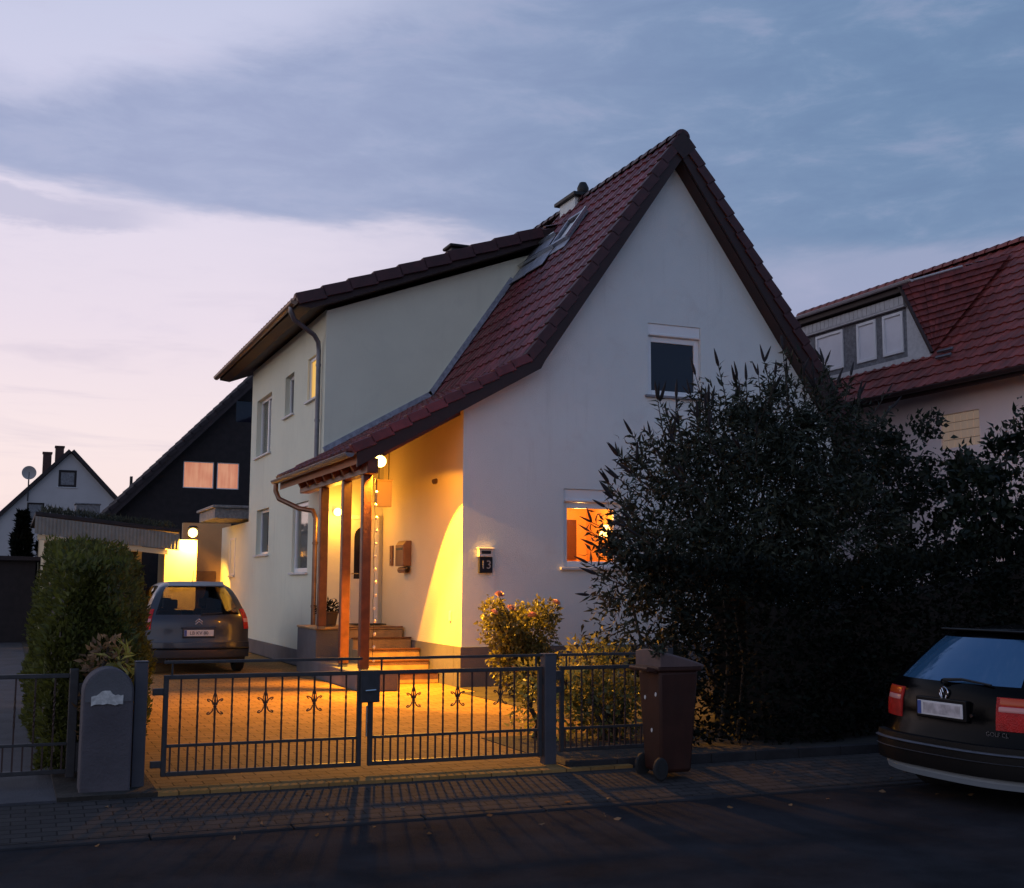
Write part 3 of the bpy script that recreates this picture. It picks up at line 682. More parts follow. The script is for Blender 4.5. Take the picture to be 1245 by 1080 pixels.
    m.poly([(7.4, YF+.25, .9), (7.4, 20.25, .9), (7.4, 20.25, 3.4), (7.4, YF+.25, 3.4)])
    for a, b, c, d in ((7.4, 8.52, .9, 3.4), (9.60, 9.95, .9, 3.4), (8.52, 9.60, .9, 1.95), (8.52, 9.60, 3.26, 3.4)): m.poly([(a, YF+.25, c), (b, YF+.25, c), (b, YF+.25, d), (a, YF+.25, d)])
    rm = m.build('living_room', 'orange_wall', h)
    m = MB(); m.box(9.42, 9.72, 20.20, 20.24, 2.12, 2.86); m.build('picture', 'room_dark', rm)
    # blank interior behind the other glass so nothing shows through
    m = MB(); m.box(5.95, 9.9, 23.2, 30.1, .5, 6.6); m.build('interior_core', 'black', h)
    # annex and flat canopy at the back of the wing
    m = MB(); m.box(XM+.02, 9, YB+.01, 34.6, 0, 3.2); an = m.build('annex_wall', 'plaster_green', h)
    window(h, (XM+.02, 0, 0), EY, EX, 32.3, 33.1, 1.86, 2.86, inset=-.02, fw=.06)
    m = MB(); m.box(4.74, XM+.9, 30.9, 33.6, 3.29, 3.55); m.box(4.67, XM+1.0, 30.8, 33.7, 3.55, 3.62); m.build('flat_canopy', 'slate', h, bevel=.01)
    # --- porch: platform, steps, posts, beam
    m = MB(); m.box(5.08, 5.61, 21.2, YM-.021, .02, .84); m.build('platform', 'plinth', h, bevel=.012)
    m = MB(); m.box(5.06, X0-.031, 21.17, YM-.021, .841, .878); m.box(5.615, X0-.031, 21.2, YM-.021, .02, .84)
    for k in range(4): m.box(5.62, X0-.031, 19.2+.5*k, 19.7+.5*k, .02, .17*(k+1)+.01)
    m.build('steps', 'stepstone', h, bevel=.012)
    m = MB()
    for k in range(5):
        z = .17*(k+1)+.012; y = 19.2+.5*k
        m.box(5.60, X0-.033, y-.03, y+.06, z, z+.028)
    m.build('step_nosing', 'porch_wood', h, bevel=.006)
    m = MB(); m.box(5.0, 5.60, 17.95, 21.16, .02, .30); m.build('porch_base', 'plinth', h, bevel=.015)
    m = MB(); m.box(5.05, 5.23, yv+.10, 22.66, 3.36, 3.60); m.build('porch_beam', 'porch_wood', h, bevel=.012)
    for y, z in ((18.22, .30), (19.44, .30), (21.0, .86)):
        p = MB(); p.box(5.065, 5.215, y, y+.15, z+.05, 3.36); p.build('porch_post', 'porch_wood', h, bevel=.015)
        p = MB(); p.box(5.08, 5.20, y+.015, y+.135, z, z+.05); p.build('post_shoe', 'zinc', h)
    m = MB()
    for y in np.arange(18.35, 22.5, .62):
        P = Vector((4.95, y, 3.72+SP*.08-.20/cp-.13)); m.obox(P, EY*.09, Spv*2.1, Np*.128)
    m.build('rafters', 'porch_wood', h, bevel=.006)
    # door on the wing's front wall
    d = MB(); zz = .86
    d.box(5.98, 6.05, YM-.06, YM-.001, zz, 2.98); d.box(6.56, 6.63, YM-.06, YM-.001, zz, 2.98); d.box(6.05, 6.56, YM-.06, YM-.001, 2.90, 2.98)
    dr = d.build('front_door', 'white', h, bevel=.006)
    d = MB(); d.box(6.051, 6.559, YM-.035, YM-.004, zz+.02, 2.899); d.build('door_leaf', 'door', dr)
    d = MB()
    n = 10; pts = [(6.14, YM-.038, 1.75), (6.47, YM-.038, 1.75)] + [(6.305+.165*math.cos(math.pi*k/n), YM-.038, 2.55+.20*math.sin(math.pi*k/n)) for k in range(n+1)]
    d.poly(pts[::-1]); d.build('door_glass', 'dark_glass', dr)
    d = MB(); d.tube([(6.10, YM-.035, 1.85), (6.10, YM-.09, 1.85), (6.22, YM-.09, 1.85)], .012, 8); d.build('handle', 'steel', dr, smooth=True)
    m = MB(); m.tube([(X0-.002, 19.5, 3.42), (X0-.07, 19.48, 3.40)], .045, 12); m.build('wall_vent', 'copper', h)
    m = MB(); m.box(X0-.03, X0-.001, 18.66, 18.74, 1.06, 1.22); m.build('outdoor_socket', 'signwhite', h, bevel=.006)
    return h
H = house()

# things fixed to or standing by the house
def house_things():
    # floodlight under the verge
    L = Vector((5.34, 18.24, 3.58))
    t = thing('floodlight', 'glowing halogen floodlight under the front eave of the timber porch', 'lamp', L)
    m = MB(); m.ball(L, .092, 10); m.build('bulb', 'bulb', t, smooth=True)
    m = MB(); ax = Vector((.2, -.77, -.6)); m.lathe([(.04, -.16), (.07, -.13), (.10, -.05)], L, ax, 16); m.tube([L+Vector((0,.10,.08)), L+Vector((0,.12,.14)), (5.30, 18.36, 3.74)], .018, 8); m.build('housing', 'black', t, smooth=True)
    s = add_light('floodlight_beam', 'SPOT', (0,0,0), 3000, (1, .42, .026), .09, spot_size=R(116), spot_blend=.42)
    s.parent = t; s.location = Vector((.0, -.035, -.14)); s.rotation_euler = Vector((-.06, -.32, -.95)).to_track_quat('-Z', 'Y').to_euler()
    s = add_light('floodlight_lobe', 'SPOT', (0,0,0), 1600, (1, .43, .026), .04, spot_size=R(89), spot_blend=.07)
    s.parent = t; s.location = Vector((.03, -.035, -.13)); s.rotation_euler = Vector((.42, -.13, -.88)).to_track_quat('-Z', 'Y').to_euler()
    p = add_light('floodlight_spill', 'SPOT', (0,0,0), 105, (1, .36, .018), .06, spot_size=R(168), spot_blend=.12); p.rotation_euler = Vector((.10, .12, -1)).to_track_quat('-Z', 'Y').to_euler(); p.parent = t; p.location = (.13, .04, -.05)
    # wall lamp beside the door
    L = Vector((5.76, 22.50, 3.02))
    t = thing('wall_lamp', 'small round glowing wall lamp beside the arched front door', 'lamp', L)
    m = MB(); m.ball(L, .075, 10); m.build('globe', 'bulb', t, smooth=True)
    m = MB(); m.tube([L+Vector((0,.10,0)), (5.76, YM-.01, 3.02)], .03, 10); m.lathe([(.06, 0), (.06, .02)], (5.76, YM-.001, 3.02), (0,-1,0), 16); m.build('bracket', 'copper', t, smooth=True)
    p = add_light('wall_lamp_light', 'POINT', (0,0,0), 52, (1, .42, .04), .10); p.parent = t; p.location = (0, -.16, -.05)
    # box by the post
    t = thing('hanging_box', 'plain pale box hung under the porch roof behind the front post', 'box', (5.70, 19.3, 2.95))
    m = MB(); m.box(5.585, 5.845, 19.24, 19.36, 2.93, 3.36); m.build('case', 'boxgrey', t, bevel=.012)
    m = MB(); m.box(5.575, 5.855, 19.23, 19.37, 3.36, 3.385); m.build('lid', 'boxgrey', t, bevel=.006)
    for x in (5.63, 5.80):
        m = MB(); m.tube([(x, 19.3, 3.385), (x, 19.3, 3.95+.572*(x-5.72))], .008, 6); m.build('hanger', 'black', t)
    # mailbox
    t = thing('mailbox', 'copper brown mailbox with newspaper roll holder on the lit porch wall', 'mailbox', (X0, 21.15, 1.9))
    m = MB(); m.prism([(X0-.002, 20.85, 1.98), (X0-.16, 20.85, 1.98), (X0-.16, 20.85, 2.36), (X0-.10, 20.85, 2.44), (X0-.002, 20.85, 2.44)], (0, .48, 0)); m.build('case', 'mailbox', t, bevel=.01)
    m = MB(); m.lathe([(.055, 0), (.055, .44)], (X0-.07, 20.87, 1.91), (0,1,0), 14); m.build('newspaper_tube', 'mailbox', t, smooth=True)
    m = MB(); m.box(X0-.166, X0-.158, 20.90, 21.28, 2.27, 2.31); m.build('flap', 'platedark', t)
    t = thing('doorbell_panel', 'narrow dark doorbell panel on the porch wall left of the mailbox', 'doorbell', (X0, 22.0, 2.1))
    m = MB(); m.box(X0-.03, X0-.001, 21.95, 22.12, 2.0, 2.38); m.build('plate', 'mailbox', t, bevel=.006)
    m = MB(); m.lathe([(.018, 0), (.018, .008)], (X0-.03, 22.03, 2.1), (-1,0,0), 12); m.build('button', 'signwhite', t)
    # house number
    t = thing('house_number_lamp', 'pale wall case with a dark plate reading 13 beside the bright corner', 'house number', (7.1, YF, 1.9))
    m = MB(); m.box(6.98, 7.22, YF-.09, YF-.001, 2.10, 2.23); m.prism([(6.96, YF-.002, 2.23), (7.24, YF-.002, 2.23), (7.24, YF-.12, 2.22), (6.96, YF-.12, 2.22)], (0, 0, .02)); m.build('case', 'signwhite', t, bevel=.006)
    m = MB(); m.box(7.02, 7.18, YF-.096, YF-.089, 2.145, 2.195); m.build('slot', 'signdark', t)
    m = MB(); m.box(6.99, 7.22, YF-.07, YF-.001, 1.84, 2.095); m.build('number_plate', 'signdark', t, bevel=.008)
    text('13', .19, (7.105, YF-.073, 1.965), (1,0,0), (0,0,1), 'digit', t, 'number')
    # string of little lamps down the front post
    t = thing('fairy_light_string', 'string of small unlit fairy lights hanging down the front porch post', 'fairy lights', (5.26, 18.2, 3.2))
    rng = random.Random(4); pth = [(5.255+rng.uniform(-.012,.012), 18.205, 3.3-.1*k) for k in range(29)]
    m = MB(); m.tube(pth, .004, 5); m.build('wire', 'black', t)
    for k in range(2, 29, 2):
        x, y, z = pth[k]; b = MB(); b.ball((x+.02, y-.012, z-.02), .022, 6, 1.4); b.build('bulb', 'fairy', t, smooth=True)
    # things on the platform
    t = thing('planter', 'dark planter tub with a low clipped plant on the porch platform', 'planter', (5.42, 21.75, .86))
    m = MB(); m.lathe([(.001, .03), (.15, .03), (.19, .25), (.21, .26), (.21, .29), (.17, .29), (.16, .24), (.001, .24)], (5.42, 21.75, .86)); m.build('pot', 'terracotta', t, smooth=True)
    pts, dr = clump_points([(5.42, 21.75, 1.22, .2, .2, .14)], 260, 5, .2); leaves('foliage', pts, dr, .08, .035, 'darkleaf', t, 5)
    t = thing('doormat', 'dark doormat lying on the porch platform before the door', 'doormat', (6.3, 22.2, .86))
    m = MB(); m.box(6.0, 6.6, 21.95, 22.4, .893, .91); m.build('mat', 'black', t)
    # lamp inside the room
    L = Vector((9.80, 19.15, 2.62))
    t = thing('room_lamp', 'glowing yellow shaded wall lamp inside the orange room', 'lamp', L)
    m = MB(); m.lathe([(.05, .10), (.13, -.10), (.125, -.10), (.045, .10)], L, n=16); m.build('shade', 'bulb2', t, smooth=True)
    m = MB(); m.tube([L+Vector((0,0,.06)), (9.93, 19.15, 2.75)], .012, 8); m.build('arm', 'copper', t)
    p = add_light('room_light', 'POINT', (0,0,0), 62, (1, .50, .15), .12); p.parent = t; p.location = (-.55, -.05, .25)
house_things()

# ------------------------------------------------------------------ gates, fence, posts
YG = 10.30
def scroll_mesh():
    """wrought scroll ornament: four C-scrolls round the bar, ball collar"""
    m = MB()
    for sx in (-1, 1):
        for sz in (-1, 1):
            pts = []
            for k in range(13):
                t = k/12; a = t*1.5*math.pi; r = .030*(1-.55*t)
                pts.append((sx*(.010+.034 - r*math.cos(a)), 0, sz*(.012+.045*min(1, t*1.6) + r*math.sin(a)*.9)))
            m.tube(pts, .0055, 6)
        m.tube([(0, 0, .0), (sx*.02, 0, .045), (sx*.012, 0, .09), (0, 0, .12)], .005, 6)
    m.lathe([(.0, -.016), (.014, -.008), (.014, .008), (.0, .016)], (0,0,0), n=10)
    m.tube([(0,0,-.10), (0,0,-.06), (0,0,.10)], [.004, .010, .006], 8)
    return m

def bar_mesh(z0, z1, twist=True):
    m = MB(); n = 14; pts = []; r = .0075
    V = []; F = []
    zs = [z0 + (z1-z0)*k/n for k in range(n+1)]
    for k, z in enumerate(zs):
        a = .785 if not twist or abs(k-n*.45) > 3 else .785 + (k-n*.45+3)*.9
        for j in range(4): V.append((r*1.3*math.cos(a+j*1.5708), r*1.3*math.sin(a+j*1.5708), z))
    for k in range(n):
        for j in range(4): F.append((k*4+j, k*4+(j+1) % 4, (k+1)*4+(j+1) % 4, (k+1)*4+j))
    m.add(V, F); return m

def gate(name, label, cat, xa, xb, nb, orn, m0='iron', top_rail=True, group=None, y=YG, first=3, low=True, zlow=.09):
    """a leaf of welded bars between xa and xb: frame, rails, tall and short bars, scrolls"""
    t = thing(name, label, cat, (xa, y, 0), group); w = xb-xa
    m = MB(); s = .02
    m.box(xa, xa+2*s, y-s, y+s, zlow, .90); m.box(xb-2*s, xb, y-s, y+s, zlow, .90)
    m.box(xa+2*s, xb-2*s, y-s, y+s, .865, .90); m.box(xa+2*s, xb-2*s, y-s, y+s, zlow, zlow+.035); m.build('frame', m0, t, bevel=.004)
    m = MB(); m.box(xa+2*s, xb-2*s, y-.012, y+.012, .318, .342); m.build('mid_rail', m0, t, bevel=.003)
    if top_rail:
        m = MB(); m.box(xa, xb, y-.015, y+.015, .992, 1.016)
        for x in ((xa+.06, xb-.06) if top_rail is True else top_rail): m.box(x-.008, x+.008, y-.008, y+.008, .9, .992)
        m.build('upper_rail', m0, t, bevel=.003)
    st = w/(nb+1); src = None; so = None; sb = None
    for k in range(1, nb+1):
        x = st*k
        if src is None:
            src = bar_mesh(.342, .865).build('bar', 'ironred'); src.parent = t; src.location = (x, 0, 0)
        else: share('bar', src, t, (x, 0, 0))
        if orn and k % first == 0:
            if so is None:
                so = scroll_mesh().build('scroll', 'ironred', smooth=True); so.parent = t; so.location = (x, 0, .635)
            else: share('scroll', so, t, (x, 0, .635))
    if low:
        for k in range(1, 2*nb+2):
            x = st*k*.5
            if sb is None:
                sb = bar_mesh(zlow+.035, .318, False).build('short_bar', 'ironred'); sb.parent = t; sb.location = (x, 0, 0)
            else: share('short_bar', sb, t, (x, 0, 0))
    return t

def fences():
    g1 = gate('driveway_gate', 'left leaf of the driveway gate, carrying the lock box, with three iron scrolls', 'gate', 1.215, 2.885, 11, True, top_rail=(1.28, 2.70), group='driveway gate leaves')
    m = MB(); m.box(2.862, 3.035, YG-.05, YG+.03, .63, .905); lk = m.build('lock_box', 'iron', g1, bevel=.006)
    m = MB(); m.tube([(2.98, YG-.05, .74), (2.98, YG-.10, .74), (2.89, YG-.10, .735)], .010, 8); m.build('handle', 'steel', lk, smooth=True)
    m = MB(); m.lathe([(.014, 0), (.014, .008)], (2.99, YG-.05, .68), (0,-1,0), 12); m.build('keyhole', 'steel', lk)
    m = MB(); m.tube([(2.925, YG-.035, .60), (2.925, YG-.035, .34)], .009, 8); m.build('drop_bolt', 'steel', g1)
    for z in (.16, .74): m = MB(); m.box(1.13, 1.215, YG-.02, YG+.02, z, z+.055); m.build('hinge', 'iron', g1, bevel=.004)
    g2 = gate('driveway_gate', 'right leaf of the driveway gate, without lock box, before the rose bush', 'gate', 2.945, 4.600, 11, True, top_rail=(3.06, 4.54), group='driveway gate leaves')
    for z in (.16, .74): m = MB(); m.box(4.600, 4.606, YG-.02, YG+.02, z, z+.055); m.build('hinge', 'iron', g2)
    for (x, w, lab, hh) in ((1.035, .05, 'grey steel gate post beside the rounded concrete pillar', 1.02), (4.665, .058, 'grey steel gate post between the gate and the fence panel', 1.02)):
        t = thing('gate_post', lab, 'post', (x, YG, 0), 'driveway gate posts')
        m = MB(); m.box(x-w, x+w, YG-w, YG+w, -.01, hh-.012); m.build('shaft', 'postgrey', t, bevel=.006)
        m = MB(); m.box(x-w-.004, x+w+.004, YG-w-.004, YG+w+.004, hh-.012, hh); m.build('cap', 'postgrey', t, bevel=.004)
    # fence panel to the right, running on behind the bin into the hedge
    f = gate('fence_panel', 'dark iron fence panel with plain bars, overgrown, beside the brown bin', 'fence', 4.78, 5.92, 9, False, 'iron', top_rail=(4.85, 5.86), zlow=.12)
    m = MB(); m.box(4.722, 4.78, YG-.05, YG-.02, .66, .72); m.box(4.722, 4.78, YG-.06, YG+.02, .78, .86); m.build('bracket', 'iron', f, bevel=.004)
    m = MB(); m.box(5.92, 5.98, YG-.03, YG+.03, 0, 1.05); m.build('fence_post', 'iron', f, bevel=.005)
    m = MB()
    for k in range(24): m.box(4.74+k*.5, 4.74+k*.5+.494, 10.02, 10.10, -.1, .075)
    tag(m.build('edging_wall', 'kerb', bevel=.01, origin=(4.74, 10, 0)), 'low grey stone edging under the fence and the dark hedge', 'edging')
    # neighbour's gate at the far left
    n = gate('garden_gate', 'neighbour\'s dark iron garden gate left of the rounded concrete pillar', 'gate', -.95, .55, 9, False, 'iron', top_rail=False, y=10.75)
    m = MB(); m.box(.51, .58, 10.70, 10.80, .06, .94); m.box(.56, .64, 10.72, 10.78, .68, .82); m.box(.52, .66, 10.71, 10.79, .10, .34); m.build('hinge_stile', 'iron', n, bevel=.006)
    # rounded pillar with a chipped plaque
    t = thing('concrete_pillar', 'weathered concrete pillar with rounded top and a pale chipped plaque', 'pillar', (.775, 10.2, 0))
    pr = [(.585, 10.10, -.05), (.965, 10.10, -.05)] + [(.775+.19*math.cos(math.pi*k/16), 10.10, .79+.19*math.sin(math.pi*k/16)) for k in range(17)]
    m = MB(); m.prism(pr, (0, .30, 0)); sh = m.build('shaft', 'concrete', t, bevel=.015)
    m = MB(); m.prism([(.775+.175*math.cos(math.pi*k/16), 10.094, .79+.175*math.sin(math.pi*k/16)) for k in range(17)] + [(.60, 10.094, .72), (.95, 10.094, .72)], (0, .008, 0)); m.build('recessed_face', 'plinth', t)
    rng = random.Random(3); top = []
    for k in range(13):
        x = .645+.24*k/12; top.append((x, 10.085, .765 + .05*math.exp(-((x-.755)/.05)**2) + rng.uniform(-.008, .008)))
    bot = [(.885-.24*k/8, 10.085, .700+rng.uniform(-.012, .008)) for k in range(9)]
    m = MB(); m.prism(top+bot, (0, .01, 0)); m.build('plaque', 'plaque', t)
fences()

# ------------------------------------------------------------------ the bin
def bin_():
    ox, oy = 5.30, 9.38
    t = thing('wheelie_bin', 'tall brown wheeled bin with a sloping lid standing on the pavement', 'bin', (ox, oy, 0))
    m = MB(); z0, z1 = .06, .95
    b0 = [(ox+.08, oy+.07), (ox+.52, oy+.07), (ox+.52, oy+.50), (ox+.08, oy+.50)]; b1 = [(ox+.03, oy+.0), (ox+.60, oy+.0), (ox+.60, oy+.57), (ox+.03, oy+.57)]
    lo = [(x, y, z0) for x, y in b0]; hi = [(x, y, z1) for x, y in b1]
    m.poly(lo[::-1]); m.poly(hi)
    for i in range(4): m.poly([lo[i], lo[(i+1) % 4], hi[(i+1) % 4], hi[i]])
    m.build('body', 'bin', t, bevel=.035, smooth=25)
    m = MB(); m.box(ox+.0, ox+.63, oy-.03, oy+.60, .945, .985); m.build('rim', 'bin', t, bevel=.012)
    m = MB(); rows = []
    for i in range(9):
        u = i/8; x = ox+.02+.64*u; z = 1.11-.085*u-.03*u*u
        rows.append([(x, oy-.04+.65*v, z + .025*math.sin(math.pi*v)) for v in [k/8 for k in range(9)]])
    m.grid(rows); edge = [r[0] for r in rows]; m.poly(edge + [(ox+.66, oy-.04, .985), (ox+.02, oy-.04, .985)])
    e2 = [r[-1] for r in rows]; m.poly((e2 + [(ox+.66, oy+.61, .985), (ox+.02, oy+.61, .985)])[::-1])
    m.poly([*rows[-1], (ox+.66, oy+.61, .985), (ox+.66, oy-.04, .985)]); m.poly([*rows[0][::-1], (ox+.02, oy-.04, .985), (ox+.02, oy+.61, .985)])
    m.build('lid', 'binlid', t, bevel=.01, smooth=30)
    m = MB(); m.tube([(ox+.02, oy+.06, .94), (ox-.11, oy+.06, .965), (ox-.11, oy+.51, .965), (ox+.02, oy+.51, .94)], .018, 8); m.box(ox-.115, ox-.0, oy+.04, oy+.53, .945, .955); m.build('handle', 'bin', t, smooth=True)
    for y in (oy+.02, oy+.49):
        m = MB(); m.lathe([(.02, 0), (.085, 0), (.10, .012), (.10, .05), (.085, .062), (.02, .062)], (ox+.06, y, .10), (0,1,0), 22); w = m.build('wheel', 'rubber', t, smooth=30)
        m = MB(); m.lathe([(.001, -.004), (.05, -.004), (.05, .066), (.001, .066)], (ox+.06, y, .10), (0,1,0), 16); m.build('hub', 'black', w)
    for y, z in ((oy+.12, .74), (oy+.40, .70), (oy+.26, .42)):
        m = MB(); x = ox+.03+.05*(.95-z)/.89; m.lathe([(.001, .006), (.018, .006), (.02, 0)], (x-.001, y, z), (-1,0,.05), 10); m.build('stud', 'signwhite', t)
    # leaves and a twig caught between lid and handle
    t2 = thing('fallen_twig', 'small leafy twig lying on the bin lid beside the handle', 'twig', (ox+.06, oy+.06, 1.1))
    m = MB(); m.tube([(ox-.05, oy-.0, 1.09), (ox+.08, oy+.05, 1.135), (ox+.20, oy+.10, 1.13)], .006, 6); m.build('stem', 'bark', t2)
    pts, dr = clump_points([(ox+.03, oy+.02, 1.12, .08, .06, .035)], 70, 8, .1); leaves('foliage', pts, dr, .06, .03, 'leaf', t2, 8)
    t.scale = (.70, .70, 1.0); t.location.z = -.045; t2.scale = (.8, .8, 1.0); t2.location.z = 1.055
bin_()

# ------------------------------------------------------------------ planting
def shrub(name, label, cat, base, clumps, n, L, W, m, seed, stems=7, shell=.5, group=None, droop=0, height=None, leafname='crown', clump=0.0):
    t = thing(name, label, cat, base, group); rng = random.Random(seed)
    pts, dr = clump_points(clumps, n, seed, shell)
    keep = pts[:, 2] > .03; pts, dr = pts[keep], dr[keep]
    dr = dr + np.array((0, 0, -droop))
    if clump:
        g = np.random.default_rng(seed+500); k = max(8, len(pts)//60); c = g.integers(0, len(pts), k); a = g.integers(0, k, len(pts)); w = g.uniform(0, 1, len(pts)) < .78
        sz = g.uniform(.5, 1.3, k)[a][:, None]*clump
        pts = np.where(w[:, None], pts[c][a] + g.normal(0, 1, pts.shape)*sz, pts)
        dr = np.where(w[:, None], dr[c][a]*.55 + g.normal(0, .6, pts.shape), dr); keep = pts[:, 2] > .03; pts, dr = pts[keep], dr[keep]
    leaves(leafname, pts, dr, L, W, m, t, seed)
    s = MB(); bx, by, bz = base
    for k in range(stems):
        c = clumps[k % len(clumps)]
        a = (bx+rng.uniform(-.15, .15), by+rng.uniform(-.12, .12), bz)
        mid = ((a[0]+c[0])/2+rng.uniform(-.15, .15), (a[1]+c[1])/2+rng.uniform(-.1, .1), bz+(c[2]-bz)*.55)
        e = (c[0]+rng.uniform(-.3, .3)*c[3], c[1]+rng.uniform(-.3, .3)*c[4], c[2]+c[5]*rng.uniform(.2, .7))
        s.tube([a, mid, (c[0], c[1], c[2]-.1*c[5]), e], [.035, .026, .017, .006], 7)
    s.build('stems', 'bark', t, smooth=True)
    return t

def planting():
    rng = random.Random(11)
    # big butterfly bush in front of the gable
    cl = [(7.05,12.9,1.15,.62,.6,.95), (7.25,12.9,2.05,.66,.65,.85), (7.65,12.9,2.95,.62,.65,.72), (8.35,13.0,3.35,.72,.7,.78), (9.15,13.1,3.55,.75,.7,.80), (9.95,13.2,3.55,.75,.75,.85),
          (8.0,12.7,1.7,.95,.8,1.2), (8.9,12.8,2.4,.95,.8,1.1), (9.8,12.9,2.3,1.0,.8,1.2), (9.2,12.7,1.3,1.1,.8,1.0)]
    t = shrub('butterfly_bush', 'huge butterfly bush with narrow leaves and dark flower spikes before the gable', 'bush', (8.4, 13.1, .02), cl, 30000, .118, .034, 'leaf', 21, 16, .22, droop=.25, clump=.105)
    # arching shoots that end in flower spikes, along the upper left outline
    sp = MB(); sp.lathe([(.004, 0), (.020, .02), (.030, .07), (.026, .14), (.017, .21), (.004, .27)], (0,0,0), n=9)
    src = sp.build('flower_spike', 'spike', smooth=60); src.parent = t; first = True
    lp, ld = [], []
    def shoot(p, d, ln):
        nonlocal first
        p = Vector(p); d = Vector(d).normalized(); side = Vector((rng.uniform(-.3,.3), rng.uniform(-.3,.3), -.25))
        q = [p + d*ln*k/5 + side*ln*.18*(k/5)**2 for k in range(6)]
        sh = MB(); sh.tube(q, [.009, .008, .007, .006, .005, .004], 5); sh.build('shoot', 'bark', t, smooth=True)
        e = (q[-1]-q[-2]).normalized()
        for k in range(16):
            u = (k+1)/17; a = q[0].lerp(q[-1], u); v = Vector((rng.gauss(0,1), rng.gauss(0,1), rng.gauss(0,1))).normalized()
            lp.append(a); ld.append(e*.8 + v)
        for dd in ([e] if rng.random() < .55 else [e, (e+Vector((rng.uniform(-.7,.7), rng.uniform(-.5,.5), rng.uniform(-.2,.6)))).normalized()]):
            o = src if first else src.copy()
            if not first: o.name = 'flower_spike'; col.objects.link(o); o.parent = t
            first = False
            s = rng.uniform(.55, 1.0)
            o.matrix_local = Matrix.Translation(q[-1]-t.location) @ dd.to_track_quat('Z', 'Y').to_matrix().to_4x4() @ Matrix.Diagonal((s*.72, s*.72, s, 1))
    for (x, y, z, dx, dz) in ((6.62,12.6,1.9,-1,.35), (6.68,12.7,2.25,-1,.5), (6.72,12.5,2.55,-1,.45), (6.85,12.7,2.8,-1,.6), (6.95,12.5,3.05,-.9,.75), (7.1,12.8,3.3,-.8,.9), (7.25,12.6,3.5,-.6,1), (7.4,12.8,3.55,-.4,1),
                             (7.6,12.6,3.62,-.3,1), (7.8,12.9,3.78,-.2,1), (8.0,12.7,3.9,-.35,1), (8.2,13,4.02,-.1,1), (8.45,12.8,4.1,-.2,1), (8.65,12.7,4.12,.1,1), (8.85,13.1,4.25,-.2,1), (9.1,12.8,4.3,.15,1),
                             (9.3,13.1,4.32,-.2,1), (9.55,12.9,4.3,.2,1), (9.8,13.1,4.35,-.1,1), (10.05,12.9,4.35,.1,1), (10.3,13.1,4.25,.4,1), (10.55,13.0,4.0,.6,.8), (7.0,12.2,2.4,-.7,.3), (7.5,12.2,3.0,-.5,.5), (8.1,12.2,3.3,-.4,.7)):
        for rpt in range(3): shoot((x+rng.uniform(-.14,.14), y+rng.uniform(-.3,.3), z-.18-.12*rpt), (dx+rng.uniform(-.35,.35), rng.uniform(-.5,.2), dz+rng.uniform(-.2,.2)), rng.uniform(.26, .62))
    leaves('shoot_leaves', np.array([tuple(p) for p in lp]), np.array([tuple(d) for d in ld]), .14, .032, 'leaf', t, 77)
    # smaller-leaved shrub between that and the neighbour's house
    shrub('field_maple_shrub', 'loose small-leaved shrub between the butterfly bush and the pink house', 'bush', (11.6, 13.9, .02),
          [(11.0,13.8,2.5,.75,.7,1.1), (11.5,14.0,3.3,.7,.7,.80), (12.25,14.0,3.45,.62,.7,.70), (12.3,13.8,2.5,.9,.8,1.0), (11.7,13.6,1.5,1.2,.8,1.1), (12.95,13.9,2.9,.55,.6,.8)], 7500, .10, .062, 'leaf2', 31, 10, .45, clump=.10)
    # dark clipped hedge under them
    P = []; r = np.random.default_rng(5); n = 18000
    x = r.uniform(6.25, 12.6, n); f = r.uniform(0, 1, n)
    ztop = 1.75 + .10*np.sin(x*2.1) + .08*np.sin(x*5.3) + np.clip((x-9.8)*.32, 0, .95)
    y = np.where(f < .62, 10.75+.10*np.sin(x*3)+r.normal(0, .07, n), r.uniform(10.75, 11.9, n)); z = np.where(f < .62, r.uniform(.03, 1, n)*ztop, ztop+r.normal(0, .06, n))
    pts = np.stack([x, y, z], 1); dr = np.stack([r.normal(0,.7,n), np.where(f < .62, -1, 0)+r.normal(0,.6,n), np.where(f < .62, 0, 1)+r.normal(0,.5,n)], 1)
    t = thing('hedge', 'long near-black hedge along the pavement between bin and dark car', 'hedge', (9.6, 11.3, .0))
    leaves('foliage', pts, dr, .085, .045, 'darkleaf', t, 5)
    m = MB()
    for k in range(30): m.tube([(7.2+k*.185, 11.25+rng.uniform(-.15,.15), .0), (7.2+k*.185+rng.uniform(-.1,.1), 11.25, .8), (7.2+k*.185+rng.uniform(-.2,.2), 11.25, 1.5)], [.03, .02, .008], 6)
    m.build('stems', 'bark', t)
    m = MB(); xs = np.linspace(7.3, 12.5, 29); zt = lambda x: 1.60 + .10*math.sin(x*2.1) + max(0, min(.95, (x-9.8)*.32))
    for yy in (11.0, 11.65): m.grid([[(x, yy, 0) for x in xs], [(x, yy, zt(x)-.12) for x in xs]])
    m.grid([[(x, 11.0, zt(x)-.12) for x in xs], [(x, 11.65, zt(x)-.12) for x in xs]]); m.build('inner_blocker', 'bark', t)  # solid sheets added inside the hedge to stop light passing through
    shrub('laurel_bush', 'tall laurel bush with glossy broad leaves rising behind the dark parked car', 'bush', (12.0, 11.9, .02),
          [(11.3,11.8,2.6,.55,.6,.65), (11.9,11.9,3.05,.55,.6,.68), (12.6,12.0,3.25,.6,.6,.75), (12.2,11.7,2.2,1.0,.6,1.0), (13.3,12,3.1,.8,.7,.9), (11.2,11.6,1.8,.8,.6,1.0)], 5200, .125, .066, 'leaf2', 41, 9, .5, clump=.10)
